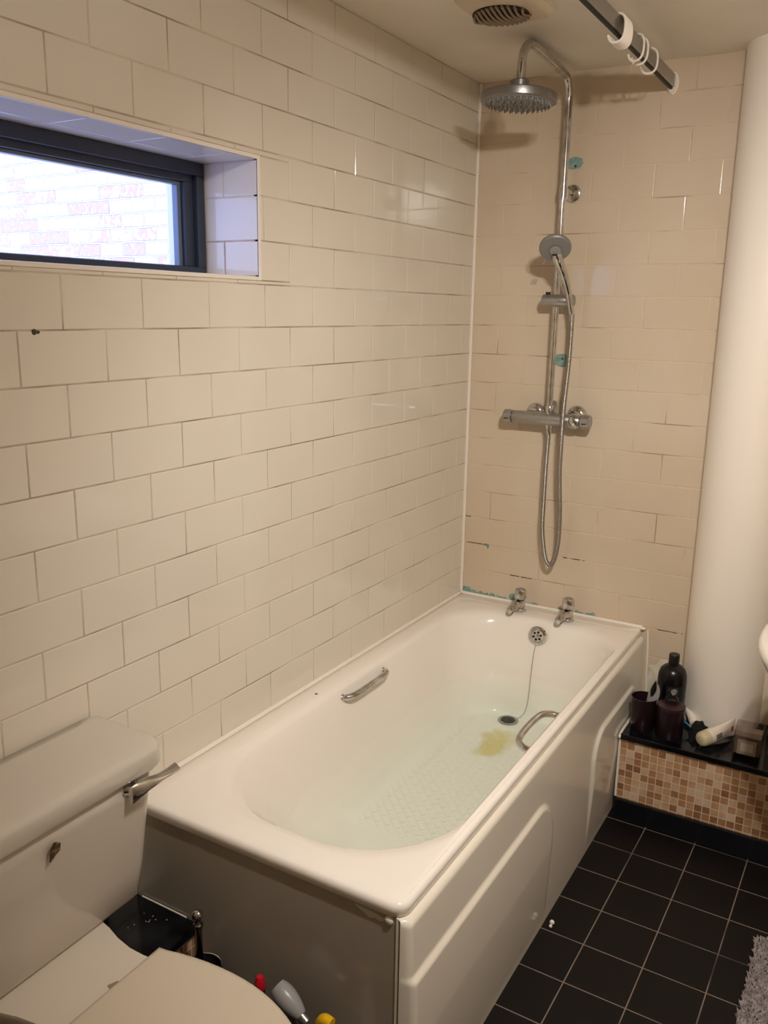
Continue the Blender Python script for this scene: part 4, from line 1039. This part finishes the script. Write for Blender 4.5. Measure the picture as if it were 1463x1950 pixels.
tub_strip(0.046, 0.075, -0.15, 0.5, mat('grey_print', srgb(120, 110, 98), 0.5), 'grey_label_print')
tub_strip(0.080, 0.118, -0.25, 0.35, mat('pale_print', srgb(200, 180, 172), 0.5), 'pale_label_print')
tub_strip(0.124, 0.141, -0.3, 0.3, mat('red_print', srgb(176, 84, 84), 0.5), 'red_label_print')
# square candle glass
def cube_glass(x0, y0, s, h, rot, par):
    c, sn = math.cos(rot), math.sin(rot)
    def R(x, y, z): return (x0 + x*c - y*sn, y0 + x*sn + y*c, z)
    return R
t = thing('candle_jar', 'square smoked glass candle jar with a pale label on the far ledge', 'candle', (1.105, -0.245, LZ))
R = cube_glass(1.105, -0.243, 0.08, 0.085, math.radians(2), t)
bm = B(); s = 0.041
def sq(h_, z): return [R(x, y, z) for x, y, _ in rrect(-h_, h_, -h_, h_, 0.004, 0, 3)]
loft(bm, [sq(s, LZ), sq(s, LZ+0.088), sq(s-0.003, LZ+0.088), sq(s-0.003, LZ+0.012)], True, True)
jar = obj('glass', bm, M['smoke'], t, smooth=False)
bm = B(); loft(bm, [sq(s-0.0045, LZ+0.013), sq(s-0.0045, LZ+0.070)]); obj('wax', bm, mat('dark_taupe_wax', srgb(142, 128, 118), 0.5), t, smooth=False)
bm = B(); z0_, z1_ = LZ+0.014, LZ+0.062
bm.faces.new([bm.verts.new(R(x, -s-0.0008, z)) for x, z in ((-0.027, z0_), (0.027, z0_), (0.027, z1_), (-0.027, z1_))]); lb = obj('label', bm, mat('label_border', srgb(150, 138, 124), 0.5), t, smooth=False)
bm = B(); bm.faces.new([bm.verts.new(R(x, -s-0.0014, z)) for x, z in ((-0.018, z0_+0.010), (0.018, z0_+0.010), (0.018, z1_-0.010), (-0.018, z1_-0.010))]); obj('label_centre', bm, mat('label_pale', srgb(184, 174, 158), 0.5), lb, smooth=False)
t = thing('drinking_glass', 'small smoky glass at the right edge of the photo beside the candle jar', 'glass', (1.178, -0.20, LZ))
bm = B(); lathe(bm, [(0.028, 0), (0.030, 0.003), (0.031, 0.075), (0.029, 0.075), (0.028, 0.008), (0, 0.008)], (1.182, -0.222, LZ), seg=32, cap1=False); obj('glass', bm, M['clear'], t)

# ------------------------------------------------------------------ basin on the right wall
t = thing('wash_basin', 'white ceramic wash basin edge at the right side of the photo', 'basin', (XR, -0.62, 0.8))
def bring(x0, hw, z, cy=-0.66):
    out = []
    for i in range(48):
        a = 2*PI*i/48; c, s = math.cos(a), math.sin(a)
        xc = (x0+XR-0.004)/2; hx = (XR-0.004-x0)/2
        out.append((xc + hx*math.copysign(abs(c)**(0.75 if c < 0 else 0.2), c), cy + hw*math.copysign(abs(s)**(0.8 if c < 0 else 0.55), s), z))
    return out
bm = B(); loft(bm, [bring(1.40, 0.10, 0.66), bring(1.30, 0.16, 0.70), bring(1.19, 0.23, 0.76), bring(1.150, 0.262, 0.80), bring(1.140, 0.270, 0.830), bring(1.142, 0.268, 0.843), bring(1.150, 0.260, 0.848), bring(1.185, 0.225, 0.846), bring(1.22, 0.19, 0.80), bring(1.30, 0.12, 0.73)])
obj('bowl', bm, M['ceramic'], t, angle=180)
bm = B(); lathe(bm, [(0.022, 0), (0.018, 0.01), (0.016, 0.09), (0.010, 0.10)], (1.60, -0.62, 0.845), seg=20); obj('tap_body', bm, M['chrome'], t)

# ------------------------------------------------------------------ bath mat
t = thing('bath_mat', 'grey shaggy bath mat on the floor at the bottom right corner of the photo', 'bath mat', (1.45, -1.15, 0))
bm = B(); loft(bm, [rrect(1.236, 1.66-0.02, -1.70, -0.70, 0.05, 0.0005, 6), rrect(1.233, 1.66-0.018, -1.702, -0.698, 0.05, 0.010, 6)])
matm = mat('grey_pile', srgb(150, 138, 136), 0.95, sheen=0.2); noise_color(matm, srgb(122, 110, 110), srgb(172, 160, 156), 60, 0.35, 0.65)
obj('backing', bm, matm, t, smooth=False)
bm = B(); rnd = random.Random(2)
for i in range(9000):
    x = rnd.uniform(1.226, 1.46); y = rnd.uniform(-1.50, -0.690)
    q = Vector((x, y, 0.008)); a_ = rnd.uniform(0, 2*PI); l_ = rnd.uniform(0.012, 0.022); tl_ = rnd.uniform(0.1, 0.7)
    tip = q + Vector((math.cos(a_)*tl_, math.sin(a_)*tl_, 1)).normalized()*l_
    b_ = [bm.verts.new(q + Vector((math.cos(a_+k*2.094), math.sin(a_+k*2.094), 0))*0.0022) for k in range(3)]
    m_ = [bm.verts.new(q.lerp(tip, 0.7) + Vector((math.cos(a_+k*2.094), math.sin(a_+k*2.094), 0))*0.0026) for k in range(3)]
    tv = bm.verts.new(tip)
    for k in range(3):
        bm.faces.new((b_[k], b_[(k+1) % 3], m_[(k+1) % 3], m_[k])); bm.faces.new((m_[k], m_[(k+1) % 3], tv))
o = obj('pile', bm, matm, t, angle=180); o['kind'] = 'stuff'
